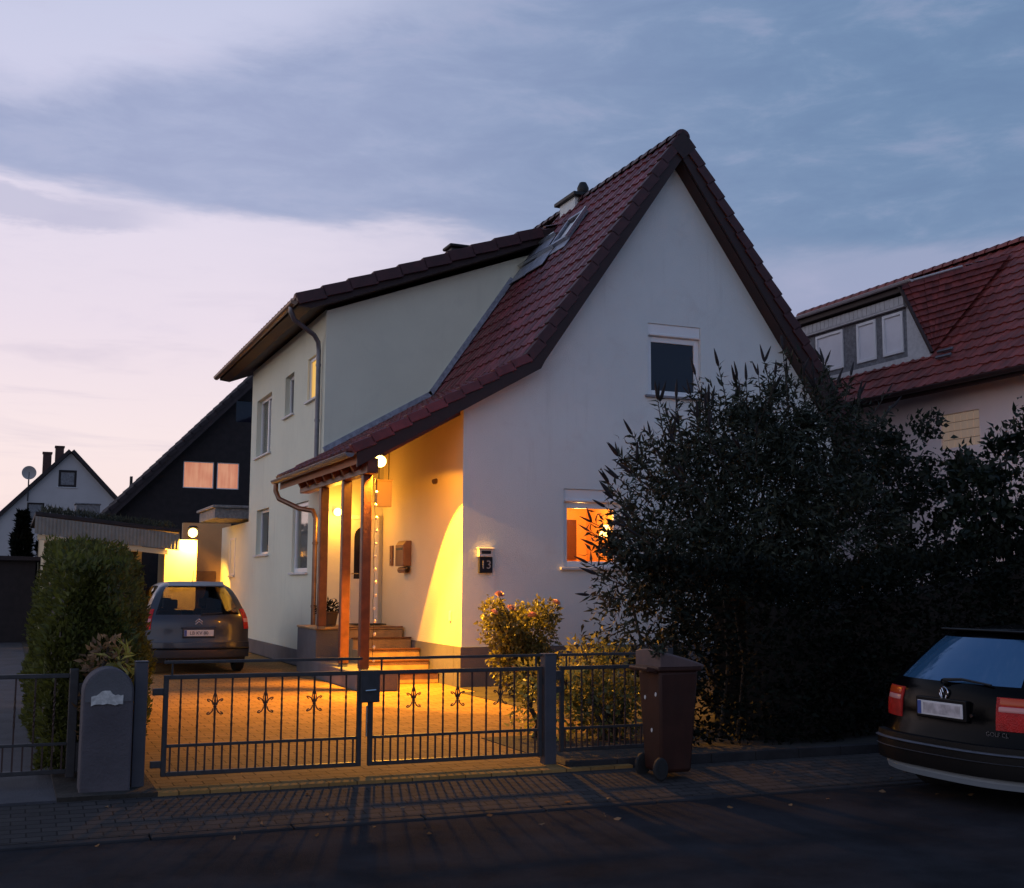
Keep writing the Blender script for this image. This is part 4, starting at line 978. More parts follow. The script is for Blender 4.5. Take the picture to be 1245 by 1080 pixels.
    # rose bush at the corner
    cl = [(6.85,16.6,.98,.40,.4,.36), (7.25,16.7,.98,.42,.42,.40), (7.05,16.6,.52,.46,.45,.42), (6.62,16.6,1.25,.20,.22,.22), (7.52,16.7,1.22,.22,.22,.22), (7.3,16.5,.38,.40,.4,.32)]
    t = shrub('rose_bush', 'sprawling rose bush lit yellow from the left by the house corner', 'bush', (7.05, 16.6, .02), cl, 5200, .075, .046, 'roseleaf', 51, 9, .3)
    pet = MB(); rr = random.Random(9)
    for lay in range(4):
        for k in range(5):
            a = k*1.2566+lay*.6; R0 = .016+.011*lay; tl = .95-.22*lay
            o = Vector((math.cos(a), math.sin(a), 0)); s = Vector((-math.sin(a), math.cos(a), 0))
            rows = [[o*R0*.2 + s*w*.012, o*R0*(1.0) + s*w*.026 + Vector((0,0,.03*tl)), o*R0*(1.25) + s*w*.022 + Vector((0,0,.048*tl))] for w in (-1, 0, 1)]
            pet.grid(rows)
    src = pet.build('rose_flower', 'petal', smooth=60); src.parent = t
    for i, (x, y, z) in enumerate(((6.62,16.35,1.50), (6.78,16.3,1.30), (6.55,16.4,1.24), (7.55,16.4,1.38), (6.80,16.2,.42), (7.08,16.2,1.20))):
        o = src if i == 0 else share('rose_flower', src, t, (0,0,0))
        o.matrix_local = Matrix.Translation(Vector((x,y,z))-t.location) @ Matrix.Rotation(.6*i, 4, 'Z') @ Matrix.Rotation(.5, 4, 'X') @ Matrix.Scale(1.25, 4)
    m = MB()
    for (x, z) in ((6.62, 1.50), (7.55, 1.38)): m.tube([(6.9, 16.55, .6), ((7.1+x)/2, 16.45, (z+.6)/2), (x, 16.37, z)], .006, 6)
    m.build('cane', 'bark', t)
    # yellow-green ground shrubs behind the fence panel
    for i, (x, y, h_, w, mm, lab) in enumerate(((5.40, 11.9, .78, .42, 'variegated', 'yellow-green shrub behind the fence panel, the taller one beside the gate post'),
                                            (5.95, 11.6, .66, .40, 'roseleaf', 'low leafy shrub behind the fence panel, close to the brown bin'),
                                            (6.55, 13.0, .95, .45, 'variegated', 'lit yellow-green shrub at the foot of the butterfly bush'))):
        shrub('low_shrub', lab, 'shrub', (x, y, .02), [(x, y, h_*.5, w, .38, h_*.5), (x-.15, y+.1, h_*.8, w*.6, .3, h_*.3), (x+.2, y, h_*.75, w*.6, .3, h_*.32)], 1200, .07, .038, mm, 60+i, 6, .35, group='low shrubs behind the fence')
    # thuja hedge along the driveway
    t = thing('thuja_hedge', 'tall thuja hedge along the driveway, its driveway side lit yellow', 'hedge', (.75, 12, 0))
    r = np.random.default_rng(8); n = 26000; f = r.uniform(0, 1, n)
    y = np.where(f < .35, 11.0+np.abs(r.normal(0,.06,n)), r.uniform(11.0, 17.5, n)); y = np.where(f > .85, r.uniform(11.0, 17.5, n), y)
    ht = 1.78 + .30*np.clip((y-11)/4, 0, 1) + .06*np.sin(y*4)
    z = r.uniform(.03, 1, n)*ht; rnd = np.sqrt(np.clip(1-(z/ht)**3.4, .05, 1))
    hw = (.39+.045*np.sin(z*5.3+y*3)+.03*np.sin(z*11+1.3*y))*rnd; yc = .72
    u = r.uniform(-1, 1, n)
    y = np.where(f < .35, y+.30*np.clip((np.abs(u)-.40)/.60, 0, 1)**2+.06*np.sin(z*6+u*4)+.28*(z/ht)**4, y)
    fl = .155*np.clip(y-11, 0, 3.2)-.14
    hr = hw-.15
    x = np.where(f < .35, yc+np.where(u > 0, u*hr, u*hw), np.where(f < .68, yc+hw+fl+r.normal(0,.025,n), np.where(f < .85, yc-hw+r.normal(0,.02,n), yc+u*.3)))
    z = np.where(f >= .85, ht+r.normal(0,.04,n)-.05, z)
    pts = np.stack([x, y, z], 1)
    dr = np.stack([np.where((f>.35)&(f<.68), .25, np.where((f>=.68)&(f<.85), -.8, 0))+r.normal(0,.4,n), np.where(f<.35, -.8, 0)+r.normal(0,.4,n), .8+r.normal(0,.4,n)], 1)
    leaves('foliage', pts, dr, .075, .032, 'thuja', t, 8)
    m = MB()
    for k in range(13): m.tube([(.72+rng.uniform(-.05,.05), 11.3+k*.5, 0), (.72, 11.3+k*.5, 1.0), (.72, 11.3+k*.5, 1.75)], [.04, .03, .01], 7)
    m.build('trunks', 'bark', t, smooth=True)
    m = MB(); ys = np.linspace(11.42, 17.4, 20)
    for xx in (.45, .80): m.grid([[(xx+(.145*min(3.2, max(0, y-11.2)) if xx > .5 else 0), y, 0) for y in ys], [(xx+(.145*min(3.2, max(0, y-11.2)) if xx > .5 else 0), y, 1.35+.28*min(1, (y-11)/4)) for y in ys]])
    m.grid([[(.45, 11.42, 0), (.80, 11.42, 0)], [(.45, 11.42, 1.38), (.80, 11.42, 1.38)]]); m.grid([[(.45, y, 1.35+.28*min(1, (y-11)/4)) for y in ys], [(.80+.145*min(3.2, max(0, y-11.2)), y, 1.35+.28*min(1, (y-11)/4)) for y in ys]])
    m.build('inner_blocker', 'bark', t)  # solid core added inside the thuja so light does not pass
    # tangled shrub in front of it, with rusty leaves and a spiky plant on top of its light spot
    shrub('rusty_shrub', 'small shrub with pale rusty leaves just behind the rounded pillar', 'shrub', (.80, 10.72, .02), [(.80, 10.72, .55, .2, .18, .45), (.78, 10.70, 1.02, .19, .16, .16)], 620, .075, .034, 'orangeleaf', 71, 5, .35)
    shrub('leafy_plant', 'small plant with bright green blade leaves behind the rounded pillar', 'plant', (.92, 10.62, .02), [(.90, 10.60, .98, .11, .10, .12), (.90, 10.6, .5, .08, .08, .4)], 170, .15, .03, 'variegated', 72, 4, .2)
planting()
def litter():
    r = np.random.default_rng(12); n = 46
    x = r.uniform(.6, 9.5, n); y = np.where(r.uniform(0, 1, n) < .6, r.uniform(9.0, 10.0, n), r.uniform(8.2, 8.85, n)); z = np.where(y > 8.98, -.094+(y-8.98)*.099, -.110)
    pts = np.stack([x, y, z], 1); a = r.uniform(0, 6.283, n); dr = np.stack([np.cos(a), np.sin(a), np.abs(r.normal(0, .08, n))], 1)
    o = leaves('fallen_leaves', pts, dr, .055, .03, 'orangeleaf', None, 12, curl=.05, origin=(4, 9, 0), kind='stuff')
    tag(o, 'scattered small fallen leaves on the pavement and gutter before the gate', 'leaves')
litter()

# ------------------------------------------------------------------ cars (built nose along +x, rear bumper at x = 0, then turned into place)
def car(name, label, loc, yaw, L, hw, H, spec):
    """spec: rear profile etc. The body is one lofted skin; glass faces are split off into panes"""
    t = thing(name, label, 'car', (0, 0, 0))
    zs = spec['zs']; wf = spec['wf']; rear = spec['rear']; roof = spec['roof']
    z0, ztop = zs[0], zs[-1]; nz = len(zs); ny = 16
    ys = [math.sin(math.pi/2*(-1+2*j/ny))*.55 + (-1+2*j/ny)*.45 for j in range(ny+1)]
    bulge = spec['bulge']
    def rx(v, z): return rear(z) + bulge*abs(v)**3.2 + .03*v*v
    G = [[Vector((rx(v, z), v*wf(z), z + (spec['crown']*(1-v*v) if i == nz-1 else 0))) for v in ys] for i, z in enumerate(zs)]
    body, glass, side = MB(), MB(), MB()
    g0, g1 = spec['glass_rows']; c0, c1 = 2, ny-2
    def put(mb, a, b, c, d): mb.poly([a, b, c, d])
    for i in range(nz-1):
        for j in range(ny):
            mb = glass if g0 <= i < g1 and c0 <= j < c1 else body
            put(mb, G[i][j+1], G[i][j], G[i+1][j], G[i+1][j+1])
    # loft forward: rings of [left side up, roof across, right side down]
    per0 = [G[i][0] for i in range(nz)] + [G[nz-1][j] for j in range(1, ny)] + [G[i][ny] for i in range(nz-1, -1, -1)]
    rings = [per0]
    xst = spec['stations']; x_r = [p.x for p in per0]
    for (x, wk, hk) in xst:
        ring = []
        def zz(z): return z0 + (z-z0)*(roof(x)-z0)/(ztop-z0)
        def ww(z): return wf(z if hk is None else z0+(z-z0)*hk)*wk
        for i in range(nz): ring.append(Vector((x, -ww(zs[i]), zz(zs[i]))))
        for j in range(1, ny): ring.append(Vector((x, ys[j]*ww(ztop), zz(ztop)+spec['crown']*(1-ys[j]**2))))
        for i in range(nz-1, -1, -1): ring.append(Vector((x, ww(zs[i]), zz(zs[i]))))
        rings.append(ring)
    M = len(per0)
    for k in range(len(rings)-1):
        for a in range(M-1):
            q = [rings[k][a], rings[k+1][a], rings[k+1][a+1], rings[k][a+1]]
            isroof = nz-1 <= a < nz-1+ny; i = a if a < nz-1 else (M-2-a if not isroof else -1)
            mb = body
            if isroof and k in spec['screen'] and c0-1 <= a-(nz-1) < c1+1: mb = glass
            if not isroof and k in spec['side_glass'] and g0 <= i < g1: mb = side
            mb.poly(q)
    body.poly(rings[-1]); bottom = MB()
    bd = body.build('body', spec['paint'], t, smooth=42)
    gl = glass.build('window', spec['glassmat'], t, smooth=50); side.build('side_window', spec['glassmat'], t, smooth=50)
    # dark floor and inner walls so that the inside is closed from below
    m = MB(); m.box(rear(.6)+.25, L-.35, -hw+.12, hw-.12, .24, .62); m.build('floor_pan', 'black', t)
    # bumper: a band following the rear, wrapped round the corners
    def band(za, zb, off, wrap, matn, nm, parent=t, v0=-1, v1=1, th=.05, n=28, bev=.012):
        m = MB(); rows = []
        vs = [v0 + (v1-v0)*k/n for k in range(n+1)]
        path = [(rx(v, (za+zb)/2)-off, v*(wf((za+zb)/2)+.012)) for v in vs]
        if wrap: 
            xw = [rx(1, .5)-off + wrap*k/4 for k in range(1, 5)]
            wz = wf((za+zb)/2)+.016
            path = [(x, -wz) for x in xw[::-1]] + path + [(x, wz) for x in xw]
        inn = [(x+th, y*.97) for x, y in path]
        prof = [(0, za), (-.0, zb)]
        lo = [Vector((x, y, za)) for x, y in path]; hi = [Vector((x, y, zb)) for x, y in path]; mid = [Vector((x-.015, y*1.004, (za+zb)/2)) for x, y in path]
        hi2 = [Vector((x, y, zb+.004)) for x, y in inn]; lo2 = [Vector((x, y, za-.004)) for x, y in inn]
        m.grid([lo2, lo, mid, hi, hi2]); m.poly([lo2[0], lo[0], mid[0], hi[0], hi2[0]][::-1]); m.poly([lo2[-1], lo[-1], mid[-1], hi[-1], hi2[-1]])
        return m.build(nm, matn, parent, smooth=35)
    b = band(*spec['bumper'], .05, .55, spec['bumpermat'], 'bumper', th=.16)
    for (za, zb, off, mm, nm) in spec.get('strips', ()): band(za, zb, off, .5, mm, nm, b, th=.02)
    # lamps as slightly raised lenses that follow the body corner
    def lens(za, zb, va, vb, mm, nm, parent, off=.012, wrap=0):
        m = MB(); rows = []
        for i in range(5):
            z = za+(zb-za)*i/4; row = []
            for k in range(9):
                v = va+(vb-va)*k/8; e = off*(1-.25*(abs(k-4)/4)**4)*(1-.25*(abs(i-2)/2)**4)
                row.append(Vector((rx(v, z)-e, v*(wf(z)+.004), z)))
            if wrap:
                sg = 1 if va+vb > 0 else -1; ext = [Vector((rx(1, z)+wrap*q/3-.001, sg*(wf(z)+.010), z)) for q in range(1, 4)]
                row = row + ext if abs(vb) > abs(va) else ext[::-1] + row
            rows.append(row)
        m.grid(rows)
        edge = rows[0] + [r[-1] for r in rows[1:]] + rows[-1][::-1][1:] + [r[0] for r in rows[::-1]][1:-1]
        back = [p + Vector((off+.03, -.02*(1 if p.y > 0 else -1), 0)) for p in edge]
        for k in range(len(edge)): m.poly([edge[k], edge[(k+1) % len(edge)], back[(k+1) % len(edge)], back[k]])
        return m.build(nm, mm, parent, smooth=35)
    for sg in (-1, 1):
        za, zb, va = spec['lamp']
        lp = lens(za, zb, sg*va, sg*1.0, 'lampred', 'tail_light', t, .014, spec.get('lamp_wrap', 0))
        for (a, c, v_a, v_b, mm, nm) in spec['lamp_segments']: lens(a, c, sg*v_a, sg*v_b, mm, nm, lp, .019, spec.get('lamp_wrap', 0) if v_b == 1.0 else 0)
    # number plate with its recess
    pz, pw, ph = spec['plate']; px = rx(0, pz)
    m = MB(); m.box(px-.030, px+.02, -pw-.03, pw+.03, pz-ph-.025, pz+ph+.03); m.build('plate_recess', spec['recess'], t, bevel=.008)
    m = MB(); m.box(px-.040, px-.031, -pw, pw, pz-ph, pz+ph); pl = m.build('number_plate', spec['platemat'], t, bevel=.003)
    m = MB(); m.box(px-.0425, px-.0402, pw-.045, pw-.002, pz-ph+.004, pz+ph-.004); m.build('country_band', 'plateblue', pl)
    spec['plate_marks'](pl, px, pz)
    # wheels
    for x in (spec['axles']):
        for sg in (-1, 1):
            r = .31; yw = sg*(hw-.19) if sg > 0 else -(hw-.01)
            m = MB(); m.lathe([(.19, 0), (r-.03, 0), (r, .03), (r, .15), (r-.03, .18), (.19, .18)], (x, yw, r), (0,1,0), 28); w = m.build('wheel', 'rubber', t, smooth=30)
            m = MB(); yo = yw+.172 if sg > 0 else yw+.008; m.lathe([(.001, 0), (.06, .004*sg), (.19, -.01*sg), (.20, .006*sg)], (x, yo, r), (0,1,0), 24); m.build('rim', 'rim', w, smooth=30)
    # seats with headrests, steering wheel
    for x, hh in spec['seats']:
        for y in spec['seat_y']:
            m = MB(); m.prism([(x, y-.22, .55), (x+.12, y-.22, .55), (x-.02, y-.22, hh), (x-.12, y-.22, hh)], (0, .44, 0)); s = m.build('seat', 'seat', t, bevel=.03)
            m = MB(); m.box(x-.13, x-.03, y-.13, y+.13, hh+.035, hh+.20); m.box(x-.09, x-.07, y-.06, y-.045, hh, hh+.04); m.box(x-.09, x-.07, y+.045, y+.06, hh, hh+.04); m.build('headrest', 'seat', s, bevel=.03)
    m = MB(); a = Vector((-.9, 0, .45)).normalized(); sx = spec['wheel_x']
    c = Vector((sx, .34, 1.0)); u = Vector((0,1,0)); v = a.cross(u)
    m.tube([c + (u*math.cos(2*math.pi*k/20)+v*math.sin(2*math.pi*k/20))*.185 for k in range(21)], .016, 8); m.tube([c-u*.18, c+u*.18], .02, 6); m.lathe([(.001, 0), (.055, .0), (.05, .03), (.001, .035)], c, a, 12); m.build('steering_wheel', 'black', t, smooth=True)
    m = MB(); m.box(sx+.05, sx+.55, -hw+.16, hw-.16, .62, .92); m.build('dashboard', 'seat', t, bevel=.05)
    # side mirrors, door handles
    for sg in (-1, 1):
        m = MB(); y = sg*(wf(.95)*.98); m.box(sx+.25, sx+.38, min(y, y+sg*.18), max(y, y+sg*.18), .93, 1.07); m.build('mirror', spec['paint'], t, bevel=.03)
        m = MB(); y = sg*(hw+.004); m.box(1.55, 1.72, min(y-.02*sg, y+.012*sg), max(y-.02*sg, y+.012*sg), .83, .86); m.build('door_handle', spec['bumpermat'], t, bevel=.008)
    spec['extras'](t, rx, wf)
    t.location = loc; t.rotation_euler = (0, 0, yaw)
    return t

def pl(pts): return lerp_profile(pts)

def cars():
    # --- blue-grey family van on the driveway
    rear = pl([(.20,.10), (.34,.03), (.42,.0), (.56,.0), (.60,.055), (.75,.045), (.92,.075), (1.0,.10), (1.10,.16), (1.30,.30), (1.45,.44), (1.55,.56), (1.61,.72)])
    wf = pl([(.20,.83), (.35,.895), (.55,.92), (.80,.92), (.98,.90), (1.06,.88), (1.30,.78), (1.45,.705), (1.55,.635), (1.61,.53)])
    def marks(p, px, pz): text('LB KV 80', .085, (px-.0435, 0, pz-.002), (0,-1,0), (0,0,1), 'platedark', p, 'lettering')
    def extras(t, rx, wf):
        m = MB(); x = rx(0, .93)-.018
        for dz in (0, .042): 
            for sg in (-1, 1): m.prism([(x, 0, .93+dz), (x, 0, .955+dz), (x, sg*.065, .905+dz), (x, sg*.065, .88+dz)], (.014, 0, 0))
        m.build('badge', 'chrome', t)
        m = MB(); x = rx(0, .82)-.03; m.box(x, x+.06, -.32, .32, .815, .845); m.build('tailgate_handle', 'carblue', t, bevel=.012)
        m = MB(); x = rx(0, 1.04); m.tube([(x-.03, -.05, 1.04), (x-.02, -.05, 1.07), (rx(.5, 1.09)-.04, -.42, 1.09)], .012, 6); m.build('rear_wiper', 'black', t, smooth=True)
        m = MB(); x = rx(0, 1.58); m.prism([(x-.14, -.50, 1.565), (x-.13, -.50, 1.58), (x+.14, -.52, 1.655), (x+.2, -.52, 1.655), (x+.14, -.50, 1.60)], (0, 1.0, 0)); m.build('spoiler', 'carblue', t, bevel=.01)
        m = MB(); m.tube([(1.1, 0, 1.66), (.95, 0, 1.86)], .005, 6); m.build('aerial', 'black', t)
        m = MB(); m.lathe([(.035, 0), (.035, .12), (.028, .12), (.028, 0)], (-.02, .55, .26), (1,0,0), 14); m.build('exhaust', 'steel', t)
    roof = pl([(0,1.61), (.72,1.61), (1.5,1.655), (2.5,1.60), (2.9,1.40), (3.45,1.05), (3.9,.85), (4.2,.62), (4.28,.5)])
    S = dict(zs=[.20,.30,.42,.50,.57,.66,.78,.90,1.0,1.06,1.18,1.32,1.45,1.55,1.61], wf=wf, rear=rear, roof=roof, bulge=.16, crown=.03, glass_rows=(9, 13),
             stations=[(.95,1,None), (1.25,1,None), (1.9,1,None), (2.5,1,None), (2.95,1,None), (3.45,.99,None), (3.9,.95,.75), (4.2,.88,.65), (4.28,.80,.6)], screen=(4, 5), side_glass=(1, 2, 3),
             paint='carblue', glassmat='carglass', bumper=(.30,.57), bumpermat='carblue', strips=((.44,.475,.07,'carplastic','bumper_strip'),),
             lamp=(.80,1.16,.90), lamp_segments=((.92,.99,.91,1.0,'lampclear','reversing_lens'),), lamp_wrap=.07,
             plate=(.735,.26,.055), recess='carblue', platemat='plate', plate_marks=marks, axles=(.72, 3.45), seats=((1.15,1.12), (2.15,1.14)), seat_y=(-.40, .40), wheel_x=2.55, extras=extras)
    car('parked_car', 'dark grey-blue family van parked on the driveway, seen from behind', (3.22, 22.35, .022), R(90), 4.28, .92, 1.64, S)
    # --- black hatchback at the kerb
    rear2 = pl([(.20,.09), (.30,.03), (.36,.0), (.52,.0), (.56,.075), (.66,.08), (.80,.09), (.92,.12), (.97,.15), (1.10,.27), (1.25,.42), (1.34,.53), (1.385,.63)])
    wf2 = pl([(.20,.76), (.35,.82), (.55,.848), (.78,.848), (.93,.825), (.99,.80), (1.15,.72), (1.28,.655), (1.34,.62), (1.385,.54)])
    def marks2(p, px, pz):
        m = MB(); m.box(px-.0425, px-.0402, -.235, .19, pz-.042, pz+.042); m.build('smudge', 'platetext', p)
    def extras2(t, rx, wf):
        x = rx(0, .90)-.016; c = Vector((x, 0, .895)); m = MB()
        m.tube([c+Vector((0, .048*math.cos(2*math.pi*k/24), .048*math.sin(2*math.pi*k/24))) for k in range(25)], .006, 6)
        for pts in ([(-.020,.042), (0,.005), (.020,.042)], [(-.038,.022), (-.019,-.038), (0,-.002), (.019,-.038), (.038,.022)]):
            m.tube([c+Vector((0, -a, b)) for a, b in pts], .0055, 6)
        m.build('badge', 'chrome', t, smooth=True)
        m = MB(); x = rx(0, .99); m.tube([(x-.03, .03, .985), (x-.035, .03, 1.0), (rx(.3, 1.01)-.03, -.15, 1.015), (rx(.6, .985)-.03, -.46, .99)], [.022,.016,.012,.009], 6); m.lathe([(.03, 0), (.025, .03)], (x-.02, .03, .985), (-1,0,0), 12); m.build('rear_wiper', 'black', t, smooth=True)
        m = MB(); m.box(rx(0, 1.385)-.07, rx(0, 1.385)+.15, -.52, .52, 1.388, 1.412); m.build('spoiler', 'carblack', t, bevel=.011)
        m = MB(); x = rx(.2, .67)-.004; m.lathe([(.016, -.012), (.016, 0), (.001, 0)], (x, -.32, .74), (-1,0,0), 12); m.build('lock', 'chrome', t)
        text('GOLF CL', .05, (rx(.66, .60)-.012, -.56, .615), (.22,-1,0), (0,0,1), 'chrome', t, 'lettering')
        m = MB(); m.tube([(rx(0, .22)-.03, .45, .21), (.3, .45, .21)], .024, 10); m.build('exhaust', 'steel', t)
    roof2 = pl([(0,1.385), (.63,1.385), (1.2,1.42), (2.0,1.40), (2.35,1.33), (3.0,.95), (3.7,.82), (4.0,.66), (4.06,.5)])
    S2 = dict(zs=[.20,.28,.36,.45,.53,.62,.72,.82,.92,.985,1.08,1.18,1.28,1.34,1.385], wf=wf2, rear=rear2, roof=roof2, bulge=.13, crown=.025, glass_rows=(9, 13),
              stations=[(.85,1,None), (1.2,1,None), (1.85,1,None), (2.35,1,None), (2.7,1,None), (3.0,.99,None), (3.6,.96,.75), (4.0,.88,.65), (4.06,.80,.6)], screen=(4, 5), side_glass=(1, 2, 3),
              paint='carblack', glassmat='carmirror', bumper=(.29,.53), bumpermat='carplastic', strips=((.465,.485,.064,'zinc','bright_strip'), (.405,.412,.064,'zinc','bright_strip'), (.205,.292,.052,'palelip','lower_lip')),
              lamp=(.65,.905,.64), lamp_segments=((.845,.900,.68,1.0,'lampamber','indicator'), (.795,.835,.67,.97,'lampclear','reversing_lens')), lamp_wrap=.07,
              plate=(.765,.26,.058), recess='carplastic', platemat='plate', plate_marks=marks2, axles=(.70, 3.20), seats=((1.05,.98), (1.9,1.0)), seat_y=(-.38, .38), wheel_x=2.25, extras=extras2)
    car('parked_car', 'black hatchback parked on the street with bright red tail lights', (7.12, 7.98, -.118), R(0), 4.06, .848, 1.42, S2)
cars()

# ------------------------------------------------------------------ garage behind the car
def garage():
    t = thing('garage', 'low garage with a sloping corrugated roof edge behind the hedge', 'garage', (2.5, 33, 0))
    m = MB(); m.box(3.80, 4.62, 33.0, 33.35, 0, 2.80); m.build('pier', 'garage', t)
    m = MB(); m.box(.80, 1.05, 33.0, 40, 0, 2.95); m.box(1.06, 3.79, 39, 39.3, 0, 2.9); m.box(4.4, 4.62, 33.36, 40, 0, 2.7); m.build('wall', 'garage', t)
    m = MB(); m.box(1.2, 3.6, 38.6, 38.9, .02, 2.6); m.build('stored_boards', 'darkwood', t)
    sl = -.105; m = MB(); a = Vector((.55, 32.55, 3.33)); d = Vector((3.55, 0, 3.55*sl))
    m.obox(a, d, EY*7.8, EZ*.10); m.build('roof', 'darktile', t, bevel=.01)
    m = MB(); rows = []
    for z in (-.46, -.02):
        rows.append([a + d*(k/240) + EZ*z + Vector((0, -.03+.007*math.cos(k*2*math.pi/6), 0)) for k in range(241)])
    m.grid(rows); m.build('corrugated_edge', 'corrugated', t, smooth=60)
    m = MB(); m.obox(a+d*.02+Vector((0,.02,-.60)), d*.90, EY*.12, EZ*.13); m.build('fascia', 'garage', t)
    m = MB(); m.box(1.1, 3.79, 32.9, 33.0, 2.62, 2.70); m.build('lintel', 'corrugated', t)
    b = tag(None or (lambda q: (q.box(1.55, 2.15, 33.6, 34.2, 3.32, 3.70), q.box(1.52, 2.18, 33.57, 34.23, 3.70, 3.74), q)[-1])(MB()).build('roof_box', 'slate', origin=(1.85, 33.9, 3.3), bevel=.02), 'square grey box standing on the garage roof', 'box')
    r = np.random.default_rng(3); n = 1600; x = r.uniform(.7, 4.0, n); pts = np.stack([x, r.uniform(32.7, 34.5, n), 3.43+sl*(x-.55)+r.uniform(0, .12, n)], 1)
    dr = np.stack([r.normal(0,.4,n), r.normal(0,.4,n), np.ones(n)], 1); o = leaves('roof_plants', pts, dr, .14, .03, 'roofgreen', None, 3, origin=(2.5, 33.5, 3.2)); tag(o, 'thin straggly greenery growing along the garage roof', 'plants'); o['kind'] = 'stuff'
    # back wall lit orange behind the passage
    w = thing('garden_wall', 'ochre orange lit wall at the end of the passage beside the garage', 'wall', (5.2, 36, 0))
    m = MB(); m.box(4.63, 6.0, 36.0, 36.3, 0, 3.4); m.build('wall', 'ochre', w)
    m = MB(); m.box(4.95, 5.6, 35.95, 35.999, 0, 2.0); m.build('gate_board', 'mailbox', w, bevel=.01)
    L = Vector((4.46, 32.72, 2.98))
    t = thing('garage_lamp', 'bright glowing lamp at the corner of the garage above the pier', 'lamp', L)
    m = MB(); m.ball(L, .125, 10); m.build('bulb', 'bulb3', t, smooth=True)
    m = MB(); m.tube([L+Vector((0,.05,.14)), L+Vector((0,.40,.02)), L+Vector((-.05,.50,-.25))], .03, 8); m.lathe([(.15, .12), (.10, .18), (.02, .19)], L, n=16); m.build('bracket', 'black', t, smooth=True)
    p = add_light('garage_light', 'SPOT', (0,0,0), 1300, (1, .48, .05), .08, spot_size=R(112), spot_blend=.3); p.parent = t; p.location = (-.02, -.22, -.08); p.rotation_euler = Vector((-.22, .60, -.78)).to_track_quat('-Z', 'Y').to_euler()
    p = add_light('garage_glow', 'POINT', (0,0,0), 7, (1, .42, .05), .12); p.parent = t; p.location = (-.1, .05, -.28)
garage()

# ------------------------------------------------------------------ neighbouring and far houses
def dark_house():
    t = thing('timber_house', 'dark timber gabled house with two lit salmon windows behind the white wing', 'house', (7, 42, 0))
    xr, zr = 9.6, 10.95; s = 1.045
    prof = lerp_profile([(2.2, zr-s*(xr-2.2)), (xr, zr), (14.5, zr-s*(14.5-xr))])
    m = MB(); wall(m, (0, 42, 0), EX, EY, [2.2, xr, 14.5], lambda u: prof(u)-.1, lambda u: 0, [(5.33, 6.36, 4.88, 5.80), (6.46, 7.22, 4.88, 5.80), (7.05, 7.7, 7.25, 8.0)], .1); m.build('facade', 'darkwood', t)
    m = MB(); m.box(2.3, 2.5, 42.05, 52, 0, 3.1); m.box(14.2, 14.4, 42.05, 52, 0, 5.8); m.build('side_wall', 'darkwood', t)
    c = 1/math.sqrt(1+s*s); S = Vector((c, 0, s*c)); N = Vector((-s*c, 0, c)); S2 = Vector((-c, 0, s*c)); N2 = Vector((s*c, 0, c))
    tiles((1.7, 41.5, zr-s*(xr-1.7)), EY, S, N, 11, (xr-1.7)/c, .33, .37).build('roof', 'darktile', t, smooth=25)
    m = MB(); m.obox(Vector((14.9, 41.5, zr-s*(14.9-xr))), S2*((14.9-xr)/c), EY*11, N2*.08); m.build('far_roof', 'darktile', t)
    m = MB(); m.obox(Vector((1.7, 41.5, zr-s*(xr-1.7)))-N*.22, S*((xr-1.7)/c), EY*.06, N*.2); slope_boxes(m, (1.7, 41.47, zr-s*(xr-1.7)), S, N, EY, (xr-1.7)/c, .37, .16, .05, .08); m.build('barge_board', 'darktile', t)
    window(t, (0, 42, 0), EX, EY, 5.33, 6.36, 4.88, 5.80, inset=.03, fw=.035, glass='lit_pink', sill=False)
    window(t, (0, 42, 0), EX, EY, 6.46, 7.22, 4.88, 5.80, inset=.03, fw=.035, glass='lit_pink', sill=False)
    w = MB(); w.box(7.05, 7.7, 42.06, 42.1, 7.25, 8.0); w.build('window', 'dark_glass', t)
dark_house()

